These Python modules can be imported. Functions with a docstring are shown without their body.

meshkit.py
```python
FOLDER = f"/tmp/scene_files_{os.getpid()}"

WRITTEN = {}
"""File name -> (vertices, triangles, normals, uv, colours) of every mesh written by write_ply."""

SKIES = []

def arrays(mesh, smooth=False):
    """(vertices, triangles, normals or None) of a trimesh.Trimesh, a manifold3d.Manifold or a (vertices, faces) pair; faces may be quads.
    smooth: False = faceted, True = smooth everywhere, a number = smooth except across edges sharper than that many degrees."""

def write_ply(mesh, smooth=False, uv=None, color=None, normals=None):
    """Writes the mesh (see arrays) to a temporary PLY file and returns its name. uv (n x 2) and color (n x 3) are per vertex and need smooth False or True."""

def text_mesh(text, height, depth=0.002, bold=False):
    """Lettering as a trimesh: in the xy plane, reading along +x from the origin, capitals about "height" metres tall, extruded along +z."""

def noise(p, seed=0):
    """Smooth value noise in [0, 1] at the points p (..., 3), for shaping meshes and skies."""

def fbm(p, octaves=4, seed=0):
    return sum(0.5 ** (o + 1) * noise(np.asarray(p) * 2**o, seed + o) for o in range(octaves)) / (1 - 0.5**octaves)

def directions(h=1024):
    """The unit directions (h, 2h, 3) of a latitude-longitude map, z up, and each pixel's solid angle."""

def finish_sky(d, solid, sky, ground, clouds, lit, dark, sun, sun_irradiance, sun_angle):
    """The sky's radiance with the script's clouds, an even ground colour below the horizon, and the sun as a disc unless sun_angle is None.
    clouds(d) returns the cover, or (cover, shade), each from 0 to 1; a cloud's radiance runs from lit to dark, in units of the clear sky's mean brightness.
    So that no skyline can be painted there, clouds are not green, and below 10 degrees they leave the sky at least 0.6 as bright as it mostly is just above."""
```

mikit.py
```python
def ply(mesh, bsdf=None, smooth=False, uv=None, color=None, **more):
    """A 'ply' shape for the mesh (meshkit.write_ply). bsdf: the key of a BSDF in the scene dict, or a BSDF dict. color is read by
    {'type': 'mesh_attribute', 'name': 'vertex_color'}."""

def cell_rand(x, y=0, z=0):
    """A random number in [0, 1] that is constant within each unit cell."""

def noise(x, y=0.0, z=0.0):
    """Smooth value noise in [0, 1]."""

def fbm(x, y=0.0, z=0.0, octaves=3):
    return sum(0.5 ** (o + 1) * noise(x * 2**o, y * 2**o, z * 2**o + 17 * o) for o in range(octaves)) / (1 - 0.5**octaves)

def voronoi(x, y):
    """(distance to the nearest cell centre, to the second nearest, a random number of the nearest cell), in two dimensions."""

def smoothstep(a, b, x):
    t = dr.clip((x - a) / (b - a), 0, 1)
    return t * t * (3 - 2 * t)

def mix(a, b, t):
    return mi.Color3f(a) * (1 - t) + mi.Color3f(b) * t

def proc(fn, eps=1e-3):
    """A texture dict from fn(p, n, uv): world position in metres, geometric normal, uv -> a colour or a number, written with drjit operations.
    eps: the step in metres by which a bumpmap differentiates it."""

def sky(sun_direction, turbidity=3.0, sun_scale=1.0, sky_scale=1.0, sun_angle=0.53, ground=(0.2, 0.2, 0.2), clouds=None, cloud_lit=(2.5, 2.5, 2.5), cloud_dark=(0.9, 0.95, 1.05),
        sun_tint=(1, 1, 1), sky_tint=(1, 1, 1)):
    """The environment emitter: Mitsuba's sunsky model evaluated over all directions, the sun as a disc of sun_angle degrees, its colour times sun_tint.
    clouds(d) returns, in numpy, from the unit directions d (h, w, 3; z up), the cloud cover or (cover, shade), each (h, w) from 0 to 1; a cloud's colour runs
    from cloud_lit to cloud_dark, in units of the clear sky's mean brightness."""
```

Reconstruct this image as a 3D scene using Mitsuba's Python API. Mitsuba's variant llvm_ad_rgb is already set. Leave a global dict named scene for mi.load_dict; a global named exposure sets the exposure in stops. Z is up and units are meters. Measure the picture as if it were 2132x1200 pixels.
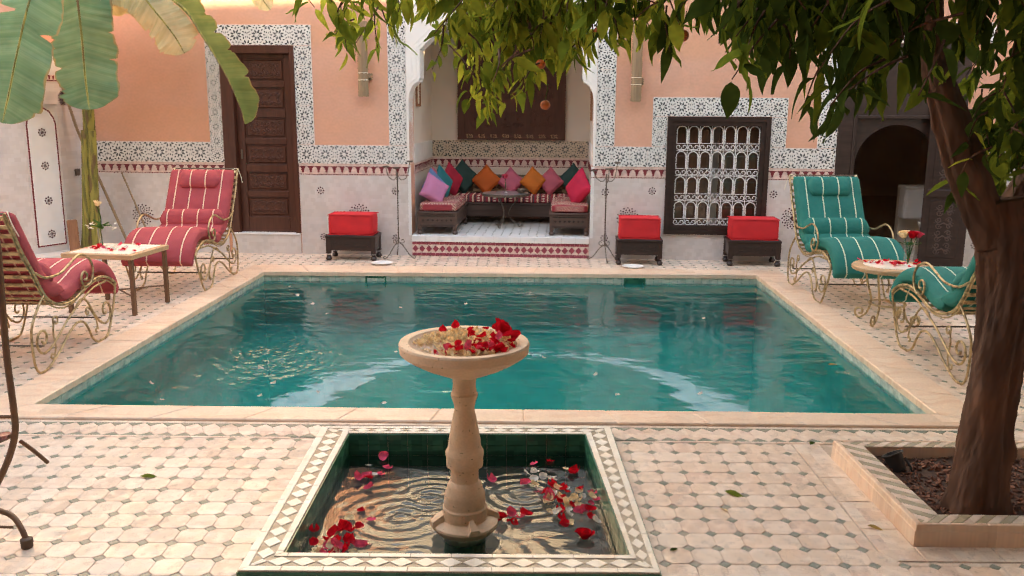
import math
import numpy as np
import drjit as dr
import mitsuba as mi
import trimesh
import shapely
from shapely.geometry import Polygon, box as sbox, LineString, Point
from shapely.ops import unary_union
import mikit
import meshkit
from mikit import proc, noise, fbm, voronoi, cell_rand, smoothstep, mix

T = mi.ScalarTransform4f
rng = np.random.default_rng(7)
scene, labels = {}, {}

# ------------------------------------------------------------------ camera, sky, exposure
PIT, YAW, ROL = math.radians(11.448), math.radians(0.397), math.radians(0.386)
cy_, sy_, cp_, sp_ = math.cos(YAW), math.sin(YAW), math.cos(PIT), math.sin(PIT)
FWD = np.array([-sy_ * cp_, cy_ * cp_, -sp_])
RGT = np.array([cy_, sy_, 0])
UPV = np.cross(RGT, FWD)
UPC = -RGT * math.sin(ROL) + UPV * math.cos(ROL)
EYE = np.array([0, 0, 1.55])
scene['camera'] = {'type': 'perspective', 'fov': 59.9025, 'fov_axis': 'x', 'near_clip': 0.05, 'far_clip': 500.0,
                   'to_world': T().look_at(origin=EYE.tolist(), target=(EYE + FWD).tolist(), up=UPC.tolist())}
SUN = (0.57, -0.73, 0.38)
scene['sky'] = mikit.sky(SUN, turbidity=3, sky_scale=0.85, sky_tint=(1.0, 0.965, 0.92), sun_tint=(1.0, 0.95, 0.87),
                         clouds=lambda d: np.clip(meshkit.fbm(d * 3.0, 4, 5) * 2.4 - 0.85, 0, 0.7))
labels['sky'] = {'label': 'pale daylight sky above the open courtyard', 'category': 'sky', 'kind': 'structure'}
exposure = 4.75


# ------------------------------------------------------------------ helpers
used = {}


def uniq(name):
    n = used.get(name, 0)
    used[name] = n + 1
    return name if n == 0 else f'{name}_{n:03d}'


def lab(key, label, cat=None, group=None, kind=None):
    d = {'label': label}
    if cat: d['category'] = cat
    if group: d['group'] = group
    if kind: d['kind'] = kind
    labels[key] = d
    return key


def thing(name, label, cat, group=None, kind=None):
    return lab(uniq(name), label, cat, group, kind)


def add(key, mesh, bsdf, smooth=False, uv=None, tw=None, stuff=False):
    """One shape entry under the (numbered) key."""
    key = uniq(key)
    d = mesh if isinstance(mesh, dict) else mikit.ply(mesh, bsdf, smooth=smooth, uv=uv)
    if isinstance(mesh, dict) and bsdf:
        d = {**d, 'bsdf': {'type': 'ref', 'id': bsdf}}
    if tw is not None:
        d = {**d, 'to_world': tw}
    scene[key] = d
    if stuff:
        labels.setdefault(key, {})['kind'] = 'stuff'
    return key


def cat(*ms):
    vs, fs, n = [], [], 0
    for v, f in ms:
        v, f = np.asarray(v, float), np.asarray(f, int)
        if f.shape[1] == 4:
            f = np.vstack([f[:, [0, 1, 2]], f[:, [0, 2, 3]]])
        vs.append(v); fs.append(f + n); n += len(v)
    return np.vstack(vs), np.vstack(fs)


def xf(m, M):
    M = np.asarray(M)
    return m[0] @ M[:3, :3].T + M[:3, 3], m[1]


def mat(x=0, y=0, z=0, rz=0, ry=0, rx=0, s=1.0):
    def r(a, i, j):
        m = np.eye(3); c, q = math.cos(a), math.sin(a)
        m[i, i] = c; m[j, j] = c; m[i, j] = -q; m[j, i] = q
        return m
    M = np.eye(4)
    M[:3, :3] = r(rz, 0, 1) @ r(ry, 2, 0) @ r(rx, 1, 2) * np.asarray(s)
    M[:3, 3] = (x, y, z)
    return M


def tw(M):
    return T(np.asarray(M, float).tolist()) if False else mi.ScalarTransform4f(np.asarray(M, float))


def box(x0, x1, y0, y1, z0, z1):
    v = np.array([[x, y, z] for z in (z0, z1) for y in (y0, y1) for x in (x0, x1)], float)
    f = np.array([[0, 2, 3, 1], [4, 5, 7, 6], [0, 1, 5, 4], [2, 6, 7, 3], [0, 4, 6, 2], [1, 3, 7, 5]])
    return v, f


def prism(poly, z0, z1, c=0.0):
    """Convex polygon (counterclockwise) as a slab with a chamfer c at the top edge."""
    p = np.asarray(poly, float)
    a = p[:, 0] @ np.roll(p[:, 1], -1) - p[:, 1] @ np.roll(p[:, 0], -1)
    if a < 0: p = p[::-1]
    n = len(p)
    rings = [np.c_[p, np.full(n, z0)]]
    if c > 0:
        rings.append(np.c_[p, np.full(n, z1 - c)])
        e = np.roll(p, -1, 0) - p
        e /= np.maximum(np.linalg.norm(e, axis=1, keepdims=True), 1e-9)
        nin = np.c_[-e[:, 1], e[:, 0]]
        n1, n0 = nin, np.roll(nin, 1, 0)
        b = n1 + n0
        b = b / np.maximum((b * n1).sum(1, keepdims=True), 0.35)
        rings.append(np.c_[p + b * c, np.full(n, z1)])
    else:
        rings.append(np.c_[p, np.full(n, z1)])
    v = np.vstack(rings)
    f = []
    for r in range(len(rings) - 1):
        for i in range(n):
            j = (i + 1) % n
            a0, b0, a1, b1 = r * n + i, r * n + j, (r + 1) * n + i, (r + 1) * n + j
            f += [[a0, b0, b1], [a0, b1, a1]]
    t = (len(rings) - 1) * n
    f += [[t, t + i, t + i + 1] for i in range(1, n - 1)]
    return v, np.array(f)


def extrude(poly, z0, z1):
    """Any shapely polygon (with holes) extruded."""
    out = []
    for g in getattr(poly, 'geoms', [poly]):
        if g.is_empty or g.area < 1e-8: continue
        m = trimesh.creation.extrude_polygon(g, z1 - z0, engine='earcut')
        v = np.array(m.vertices); v[:, 2] += z0
        out.append((v, np.array(m.faces)))
    return cat(*out)


def sheet(poly, z):
    out = []
    for g in getattr(poly, 'geoms', [poly]):
        v, f = trimesh.creation.triangulate_polygon(g, engine='earcut')
        v = np.c_[v, np.full(len(v), z)]
        f = np.asarray(f)
        a, b, c = v[f[:, 0]], v[f[:, 1]], v[f[:, 2]]
        flip = np.cross(b - a, c - a)[:, 2] < 0
        f[flip] = f[flip][:, ::-1]
        out.append((v, f))
    return cat(*out)


def spline(pts, k=6, closed=False):
    p = np.asarray(pts, float)
    if closed:
        q = np.vstack([p[-1:], p, p[:2]])
    else:
        q = np.vstack([2 * p[:1] - p[1:2], p, 2 * p[-1:] - p[-2:-1]])
    out = []
    for i in range(len(q) - 3):
        a, b, c, d = q[i:i + 4]
        for t in np.arange(k) / k:
            out.append(0.5 * (2 * b + (c - a) * t + (2 * a - 5 * b + 4 * c - d) * t * t + (3 * b - a - 3 * c + d) * t ** 3))
    if not closed: out.append(p[-1])
    return np.array(out)


def tube(path, r, n=7, closed=False, caps=True):
    p = np.asarray(path, float)
    m = len(p)
    r = np.broadcast_to(np.asarray(r, float), (m,))
    t = (np.roll(p, -1, 0) - np.roll(p, 1, 0)) if closed else np.gradient(p, axis=0)
    t /= np.maximum(np.linalg.norm(t, axis=1, keepdims=True), 1e-9)
    u = np.cross(t[0], [0.13, 0.21, 1.0])
    if np.linalg.norm(u) < 0.1: u = np.cross(t[0], [1, 0, 0])
    u /= np.linalg.norm(u)
    us = []
    for i in range(m):
        u = u - t[i] * (u @ t[i]); u /= np.linalg.norm(u); us.append(u)
    us = np.array(us); ws = np.cross(t, us)
    a = np.arange(n) * 2 * np.pi / n
    v = (p[:, None] + r[:, None, None] * (np.cos(a)[None, :, None] * us[:, None] + np.sin(a)[None, :, None] * ws[:, None])).reshape(-1, 3)
    f = []
    for i in range(m if closed else m - 1):
        i2 = (i + 1) % m
        for j in range(n):
            k = (j + 1) % n
            f += [[i * n + j, i * n + k, i2 * n + k], [i * n + j, i2 * n + k, i2 * n + j]]
    if caps and not closed:
        v = np.vstack([v, p[:1], p[-1:]])
        c0, c1 = m * n, m * n + 1
        f += [[c0, (j + 1) % n, j] for j in range(n)]
        f += [[c1, (m - 1) * n + j, (m - 1) * n + (j + 1) % n] for j in range(n)]
    return v, np.array(f)


def lathe(prof, n=40):
    """prof: list of (r, z), bottom to top."""
    p = np.asarray(prof, float)
    a = np.arange(n) * 2 * np.pi / n
    v = np.stack([p[:, None, 0] * np.cos(a), p[:, None, 0] * np.sin(a), np.broadcast_to(p[:, None, 1], (len(p), n))], -1).reshape(-1, 3)
    f = []
    for i in range(len(p) - 1):
        for j in range(n):
            k = (j + 1) % n
            f += [[i * n + j, i * n + k, (i + 1) * n + k], [i * n + j, (i + 1) * n + k, (i + 1) * n + j]]
    return v, np.array(f)


def cbox(x0, x1, y0, y1, z0, z1, c):
    """Box with every edge chamfered."""
    pts = []
    for sx in (0, 1):
        for sy in (0, 1):
            for sz in (0, 1):
                X, Y, Z = (x0, x1)[sx], (y0, y1)[sy], (z0, z1)[sz]
                dx, dy, dz = (c, -c)[sx], (c, -c)[sy], (c, -c)[sz]
                pts += [(X, Y + dy, Z + dz), (X + dx, Y, Z + dz), (X + dx, Y + dy, Z)]
    h = trimesh.convex.convex_hull(np.array(pts))
    return np.array(h.vertices), np.array(h.faces)


def spiral(cx, cz, r0, r1, a0, a1, n=26):
    """Planar spiral in (s, z)."""
    t = np.linspace(0, 1, n)
    r, a = r0 + (r1 - r0) * t, a0 + (a1 - a0) * t
    return np.c_[cx + r * np.cos(a), cz + r * np.sin(a)]


def pillow(w, h, t, n=15, corner=0.14):
    """Square cushion in the xz plane, thick along y."""
    a = np.linspace(-1, 1, n)
    X, Z = np.meshgrid(a, a, indexing='ij')
    fx = X * (1 - corner * (1 - Z ** 2) * 0.55); fz = Z * (1 - corner * (1 - X ** 2) * 0.55)
    th = t / 2 * (np.clip((1 - X ** 4) * (1 - Z ** 4), 0, 1)) ** 0.45
    th *= 1 + 0.10 * (meshkit.noise(np.stack([X * 2.2, Z * 2.2, X * 0], -1), 3) - 0.5)
    v = np.vstack([np.stack([fx * w / 2, -th, fz * h / 2], -1).reshape(-1, 3), np.stack([fx * w / 2, th, fz * h / 2], -1).reshape(-1, 3)])
    f = []
    for i in range(n - 1):
        for j in range(n - 1):
            q = [i * n + j, (i + 1) * n + j, (i + 1) * n + j + 1, i * n + j + 1]
            f += [q, [k + n * n for k in q[::-1]]]
    return v, np.array(f)


def grid_mesh(P):
    n, m = P.shape[:2]
    idx = np.arange(n * m).reshape(n, m)
    f = np.stack([idx[:-1, :-1], idx[1:, :-1], idx[1:, 1:], idx[:-1, 1:]], -1).reshape(-1, 4)
    return P.reshape(-1, 3), f


# ------------------------------------------------------------------ materials
def two(b): return {'type': 'twosided', 'bsdf': b}


def rgb(*c): return {'type': 'rgb', 'value': list(c)}


def pr(col, rough=0.5, **k):
    return {'type': 'principled', 'base_color': col if isinstance(col, dict) else rgb(*col), 'roughness': rough, 'specular': k.pop('spec', 0.5), **k}


def material(name, b, bump=None, scale=1.0, eps=1e-3):
    if bump is not None:
        b = {'type': 'bumpmap', 'arbitrary': proc(bump, eps), 'scale': scale, 'bsdf': b}
    scene[name] = two(b)


OX, OY = 0.104, 0.1138      # octagon paving pitch


def tile_col(p, n, uv):
    i, j = dr.floor(p.x / OX), dr.floor(p.y / OY)
    k = cell_rand(i, j, 3)
    v = fbm(p.x * 26 + k * 40, p.y * 26 + k * 17, 3.0, 4)
    vein = dr.abs(noise(p.x * 55 + k * 90 + v * 5, p.y * 34 - k * 50) - 0.5)
    c = mix(mi.Color3f(0.655, 0.505, 0.375), mi.Color3f(0.735, 0.605, 0.48), k)
    c = mix(c, mi.Color3f(0.62, 0.46, 0.355), smoothstep(0.70, 1.0, cell_rand(i, j, 8)) * 0.8)
    c = mix(c, mi.Color3f(0.76, 0.63, 0.51), smoothstep(0.45, 0.75, v) * 0.5)
    return c * (0.90 + 0.10 * smoothstep(0.0, 0.07, vein)) * (0.92 + 0.16 * v) * (1 - 0.22 * smoothstep(0.70, 0.80, noise(p.x * 38 + 7, p.y * 31, 5.0)) * noise(p.x * 190, p.y * 190))


def tile_rough(p, n, uv):
    i, j = dr.floor(p.x / OX), dr.floor(p.y / OY)
    return 0.12 + 0.15 * cell_rand(i, j, 5) + 0.12 * noise(p.x * 60, p.y * 60)


def tile_bump(p, n, uv):
    i, j = dr.floor(p.x / OX), dr.floor(p.y / OY)
    k = cell_rand(i, j, 5)
    return (0.0030 * noise(p.x * 22 + k * 31, p.y * 22) + (cell_rand(i, j, 11) - 0.5) * 0.024 * p.x + (cell_rand(i, j, 12) - 0.5) * 0.024 * p.y
            + 0.0004 * noise(p.x * 160, p.y * 160))


material('octagon_marble', {**pr(proc(tile_col), 0.3), 'roughness': proc(tile_rough)}, tile_bump, 1.0)
material('cabochon_stone', pr(proc(lambda p, n, uv: mix(mi.Color3f(0.175, 0.20, 0.155), mi.Color3f(0.28, 0.255, 0.20), cell_rand(dr.floor(p.x / 0.052), dr.floor(p.y / 0.0569), 2))
                                   * (0.75 + 0.5 * fbm(p.x * 60, p.y * 60))), 0.3))
material('grout', pr(proc(lambda p, n, uv: mi.Color3f(0.47, 0.37, 0.28) * (0.7 + 0.6 * fbm(p.x * 40, p.y * 40, p.z * 40))), 0.8))


def coping_col(p, n, uv):
    k = cell_rand(dr.floor(p.x / 0.46 + dr.floor(p.y * 2.1) * 0.37), dr.floor(p.y / 0.42), 1)
    v = fbm(p.x * 9 + k * 7, p.y * 9, p.z * 9, 4)
    band = noise(p.x * 4 + v * 3, p.y * 30 + v * 4)
    c = mix(mi.Color3f(0.70, 0.50, 0.345), mi.Color3f(0.77, 0.60, 0.44), v)
    c = mix(c, mi.Color3f(0.66, 0.43, 0.28), smoothstep(0.55, 0.85, band) * 0.5)
    return c * (0.9 + 0.16 * k) * (0.94 + 0.1 * noise(p.x * 130, p.y * 130))


material('travertine', pr(proc(coping_col), 0.36), lambda p, n, uv: 0.0015 * noise(p.x * 18, p.y * 18, p.z * 18) + 0.0004 * noise(p.x * 140, p.y * 140), 1.0)
material('carved_limestone', pr(proc(lambda p, n, uv: mix(mi.Color3f(0.58, 0.385, 0.225), mi.Color3f(0.67, 0.475, 0.305), fbm(p.x * 12, p.y * 12, p.z * 22, 4))
                                     * (1 - 0.4 * smoothstep(0.88, 0.92, noise(p.x * 85, p.y * 85, p.z * 85))) * (0.93 + 0.14 * noise(p.x * 200, p.y * 200, p.z * 200))), 0.55),
         lambda p, n, uv: 0.0012 * fbm(p.x * 60, p.y * 60, p.z * 60), 1.0)
material('cream_tile', pr(proc(lambda p, n, uv: mix(mi.Color3f(0.74, 0.66, 0.52), mi.Color3f(0.80, 0.75, 0.64), cell_rand(dr.floor(p.x / 0.07), dr.floor(p.y / 0.07), 2))
                               * (0.9 + 0.2 * fbm(p.x * 40, p.y * 40, p.z * 40))), 0.25))
material('taupe_tile', pr(proc(lambda p, n, uv: mix(mi.Color3f(0.25, 0.205, 0.14), mi.Color3f(0.34, 0.285, 0.20), cell_rand(dr.floor(p.x / 0.04), dr.floor(p.y / 0.04), 2))
                               * (0.85 + 0.3 * fbm(p.x * 60, p.y * 60, p.z * 60))), 0.3))


def zellige(c0, c1, s):
    return proc(lambda p, n, uv: mix(mi.Color3f(*c0), mi.Color3f(*c1), cell_rand(dr.floor(p.x / s + 0.013), dr.floor(p.y / s + 0.017), dr.floor(p.z / s + 0.011)))
                * (0.75 + 0.5 * fbm(p.x * 30, p.y * 30, p.z * 30)))


material('ochre_tile', pr(zellige((0.33, 0.265, 0.17), (0.40, 0.33, 0.225), 0.04), 0.35))
material('green_zellige', pr(zellige((0.022, 0.095, 0.055), (0.05, 0.17, 0.10), 0.05), 0.18))
material('fountain_floor', pr(zellige((0.020, 0.032, 0.022), (0.045, 0.058, 0.04), 0.1), 0.4))
material('waterline_tile', pr(zellige((0.34, 0.42, 0.36), (0.52, 0.56, 0.48), 0.05), 0.2))
material('pool_tile', pr(proc(lambda p, n, uv: mix(mi.Color3f(0.018, 0.315, 0.285), mi.Color3f(0.023, 0.35, 0.32), cell_rand(dr.floor(p.x / 0.1), dr.floor(p.y / 0.1), dr.floor(p.z / 0.1)))
                              * (0.85 + 0.3 * fbm(p.x * 6, p.y * 6, p.z * 6))), 0.3))
material('pale_blue', pr(zellige((0.33, 0.66, 0.74), (0.52, 0.80, 0.85), 0.05), 0.3))


def pink_col(p, n, uv):
    v = fbm(p.x * 3.0, p.y * 3.0, p.z * 3.0, 5)
    w = fbm(p.x * 0.8 + 3, p.y * 0.8, p.z * 2.2, 3)
    c = mix(mi.Color3f(0.61, 0.325, 0.215), mi.Color3f(0.69, 0.405, 0.29), v)
    c = mix(c, mi.Color3f(0.66, 0.345, 0.20), smoothstep(0.45, 0.7, w) * 0.6)
    return c * (0.94 + 0.1 * noise(p.x * 60, p.y * 60, p.z * 60))


material('pink_plaster', pr(proc(pink_col), 0.55), lambda p, n, uv: 0.003 * fbm(p.x * 9, p.y * 9, p.z * 9, 4), 1.0)
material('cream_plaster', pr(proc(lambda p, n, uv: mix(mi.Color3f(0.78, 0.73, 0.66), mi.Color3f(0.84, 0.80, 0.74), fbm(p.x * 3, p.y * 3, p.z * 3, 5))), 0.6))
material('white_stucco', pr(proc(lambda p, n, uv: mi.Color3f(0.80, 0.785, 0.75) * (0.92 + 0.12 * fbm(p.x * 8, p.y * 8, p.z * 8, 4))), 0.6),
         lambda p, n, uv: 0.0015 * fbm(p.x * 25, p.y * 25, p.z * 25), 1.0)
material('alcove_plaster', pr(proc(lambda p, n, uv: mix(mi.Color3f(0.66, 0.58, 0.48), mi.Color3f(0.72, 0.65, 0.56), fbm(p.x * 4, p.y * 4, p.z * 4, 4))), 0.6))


def dado_col(p, n, uv):
    x = p.x * 1.0; z = p.z
    r = dr.floor(z / 0.04); xx = x / 0.046 + 0.5 * (r - 2 * dr.floor(r / 2))
    k = cell_rand(dr.floor(xx), r, 4)
    d = dr.maximum(dr.abs(xx - dr.floor(xx) - 0.5), dr.abs(z / 0.04 - r - 0.5))
    c = mix(mi.Color3f(0.58, 0.535, 0.50), mi.Color3f(0.67, 0.63, 0.60), k * 0.7 + 0.3 * noise(x * 14, z * 14))
    c = mix(c, mi.Color3f(0.52, 0.49, 0.46), smoothstep(0.46, 0.5, d) * 0.2)
    return c * (0.93 + 0.14 * fbm(x * 5, z * 5, p.y * 5, 4))


material('dado_mosaic', pr(proc(dado_col), 0.33))
material('carved_white', pr(proc(lambda p, n, uv: mi.Color3f(0.74, 0.735, 0.70) * (0.9 + 0.14 * fbm(p.x * 22, p.y * 22, p.z * 22))), 0.4))
material('carved_cream', pr(proc(lambda p, n, uv: mi.Color3f(0.62, 0.52, 0.39) * (0.9 + 0.14 * fbm(p.x * 22, p.y * 22, p.z * 22))), 0.45))
material('black_glaze', pr((0.040, 0.052, 0.055), 0.3))
material('dark_inlay', pr((0.055, 0.014, 0.018), 0.3))
material('maroon_tile', pr(zellige((0.13, 0.020, 0.026), (0.20, 0.035, 0.042), 0.03), 0.3))
material('maroon_bright', pr(zellige((0.24, 0.045, 0.07), (0.32, 0.075, 0.10), 0.03), 0.3))
material('rose_tile', pr(zellige((0.60, 0.46, 0.40), (0.68, 0.54, 0.47), 0.03), 0.35))
material('white_marble', pr(proc(lambda p, n, uv: mi.Color3f(0.78, 0.78, 0.76) * (0.9 + 0.12 * fbm(p.x * 12, p.y * 12, p.z * 12, 4))), 0.3))


def wood(c0, c1, ax):
    def fn(p, n, uv):
        q = [p.x * 30, p.y * 30, p.z * 30]; q[ax] = q[ax] * 0.08
        g = fbm(*q, 4)
        return mix(mi.Color3f(*c0), mi.Color3f(*c1), g) * (0.85 + 0.3 * noise(q[0] * 6, q[1] * 6, q[2] * 6))
    return proc(fn)


material('door_wood', pr(wood((0.050, 0.016, 0.009), (0.10, 0.034, 0.019), 2), 0.38))
material('dark_wood', pr(wood((0.018, 0.010, 0.008), (0.040, 0.022, 0.017), 0), 0.4))
material('sofa_wood', pr(wood((0.055, 0.033, 0.026), (0.10, 0.064, 0.050), 0), 0.45))
material('shutter_wood', pr(wood((0.035, 0.016, 0.008), (0.085, 0.040, 0.018), 2), 0.35))
material('teak_slat', pr(wood((0.22, 0.095, 0.04), (0.34, 0.16, 0.07), 0), 0.5))
material('table_wood', pr(wood((0.42, 0.26, 0.13), (0.56, 0.37, 0.21), 0), 0.45))
material('white_iron', pr((0.78, 0.77, 0.75), 0.35))


def gold_col(p, n, uv):
    v = fbm(p.x * 40, p.y * 40, p.z * 40, 3)
    return mix(mi.Color3f(0.54, 0.40, 0.205), mi.Color3f(0.29, 0.205, 0.105), smoothstep(0.42, 0.66, v))


material('gilt_iron', {**pr(proc(gold_col), 0.42), 'metallic': 0.55})
material('rust_iron', {**pr(proc(lambda p, n, uv: mix(mi.Color3f(0.13, 0.075, 0.045), mi.Color3f(0.22, 0.12, 0.065), fbm(p.x * 50, p.y * 50, p.z * 50))), 0.5), 'metallic': 0.4})
material('dark_iron', {**pr(proc(lambda p, n, uv: mix(mi.Color3f(0.10, 0.08, 0.065), mi.Color3f(0.20, 0.16, 0.12), fbm(p.x * 50, p.y * 50, p.z * 50))), 0.45), 'metallic': 0.5})
material('bamboo_lamp', pr(proc(lambda p, n, uv: mix(mi.Color3f(0.20, 0.135, 0.075), mi.Color3f(0.33, 0.235, 0.14), fbm(p.x * 90, p.y * 90, p.z * 4))), 0.5))


def weave(p):
    return 0.94 + 0.12 * noise(p.x * 320, p.y * 320, p.z * 320)


def striped(c0, c1):
    def fn(p, n, uv):
        d = dr.abs(uv.x / 0.137 - dr.floor(uv.x / 0.137) - 0.5) * 0.137
        s = 1 - smoothstep(0.0045, 0.0062, d)
        fade = fbm(p.x * 6, p.y * 6, p.z * 6, 4)
        return mix(mi.Color3f(*c0) * (0.85 + 0.3 * fade), mi.Color3f(*c1), s) * weave(p)
    return proc(fn)


def crease(p, n, uv):
    return 0.020 * fbm(p.x * 9, p.y * 9, p.z * 9, 3) + 0.0004 * noise(p.x * 300, p.y * 300, p.z * 300)


material('red_stripe', pr(striped((0.36, 0.056, 0.066), (0.72, 0.50, 0.36)), 0.8, sheen=0.3), crease, 1.0)
material('green_stripe', pr(striped((0.014, 0.155, 0.125), (0.50, 0.55, 0.42)), 0.8, sheen=0.3), crease, 1.0)


def cloth(name, c, var=0.25):
    material(name, pr(proc(lambda p, n, uv: mi.Color3f(*c) * (1 - var / 2 + var * fbm(p.x * 9, p.y * 9, p.z * 9, 3)) * weave(p)), 0.8, sheen=0.3), crease, 1.0)


cloth('scarlet_cloth', (0.52, 0.016, 0.022))
for nm, c in dict(orange=(0.50, 0.11, 0.015), amber=(0.58, 0.17, 0.02), pink=(0.50, 0.12, 0.17), lilac=(0.56, 0.22, 0.40), teal=(0.03, 0.20, 0.23), pine=(0.02, 0.055, 0.048),
                  blue=(0.14, 0.22, 0.42), crimson=(0.40, 0.02, 0.05), peach=(0.62, 0.28, 0.14), rose=(0.52, 0.13, 0.20)).items():
    cloth(nm + '_cloth', c)


def kilim(p, n, uv):
    t = uv.x / 0.19
    f = t - dr.floor(t)
    c = mi.Color3f(0.27, 0.035, 0.045)
    zig = dr.abs(uv.y / 0.03 - dr.floor(uv.y / 0.03) - 0.5)
    c = mix(c, mi.Color3f(0.60, 0.50, 0.36), smoothstep(0.10, 0.12, f) * (1 - smoothstep(0.20, 0.22, f)))
    c = mix(c, mi.Color3f(0.05, 0.035, 0.035), smoothstep(0.26, 0.28, f) * (1 - smoothstep(0.34, 0.36, f)))
    c = mix(c, mi.Color3f(0.62, 0.52, 0.40), smoothstep(0.40, 0.42, f) * (1 - smoothstep(0.60, 0.62, f)) * smoothstep(0.14, 0.2, dr.abs(zig - dr.abs(f - 0.51) * 2.2)))
    c = mix(c, mi.Color3f(0.58, 0.46, 0.34), smoothstep(0.72, 0.74, f) * (1 - smoothstep(0.80, 0.82, f)))
    c = mix(c, mi.Color3f(0.08, 0.06, 0.06), smoothstep(0.86, 0.88, f) * (1 - smoothstep(0.93, 0.95, f)))
    return c * weave(p)


material('kilim', pr(proc(kilim), 0.85, sheen=0.3))
material('beige_weave', pr(proc(lambda p, n, uv: mix(mi.Color3f(0.33, 0.25, 0.15), mi.Color3f(0.10, 0.07, 0.05), smoothstep(0.42, 0.58, noise(p.x * 26, p.y * 26, p.z * 26))) * weave(p)), 0.85))
material('bark', pr(proc(lambda p, n, uv: mix(mi.Color3f(0.045, 0.019, 0.010), mi.Color3f(0.155, 0.070, 0.035), fbm(p.x * 22, p.y * 22, p.z * 5, 5))
                         * (0.75 + 0.5 * smoothstep(0.35, 0.7, noise(p.x * 9, p.y * 9, p.z * 4)))), 0.75),
         lambda p, n, uv: 0.035 * fbm(p.x * 30, p.y * 30, p.z * 8, 5), 1.0, 2e-3)
material('soil', pr(proc(lambda p, n, uv: mix(mi.Color3f(0.03, 0.016, 0.010), mi.Color3f(0.10, 0.05, 0.03), fbm(p.x * 60, p.y * 60, p.z * 60))), 0.9))
material('bark_chip', pr(proc(lambda p, n, uv: mix(mi.Color3f(0.06, 0.022, 0.012), mi.Color3f(0.24, 0.10, 0.055), cell_rand(dr.floor(p.x / 0.017), dr.floor(p.y / 0.017)))), 0.8))


def leafy(c, trans, name, rough=0.35):
    scene[name] = {'type': 'principledthin', 'base_color': proc(lambda p, n, uv: mi.Color3f(*c) * (0.6 + 0.8 * noise(p.x * 9, p.y * 9, p.z * 9)) *
                                                             (0.85 + 0.3 * noise(p.x * 70, p.y * 70, p.z * 70))), 'roughness': rough, 'diff_trans': trans, 'eta': 1.4}


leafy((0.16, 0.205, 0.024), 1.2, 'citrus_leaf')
leafy((0.36, 0.37, 0.04), 1.25, 'young_leaf')  # brighter leaf copy, open-sky light put into its colour
leafy((0.055, 0.085, 0.016), 0.7, 'old_leaf')  # darker leaf colour, carries the crown shade in the hanging mix


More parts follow.
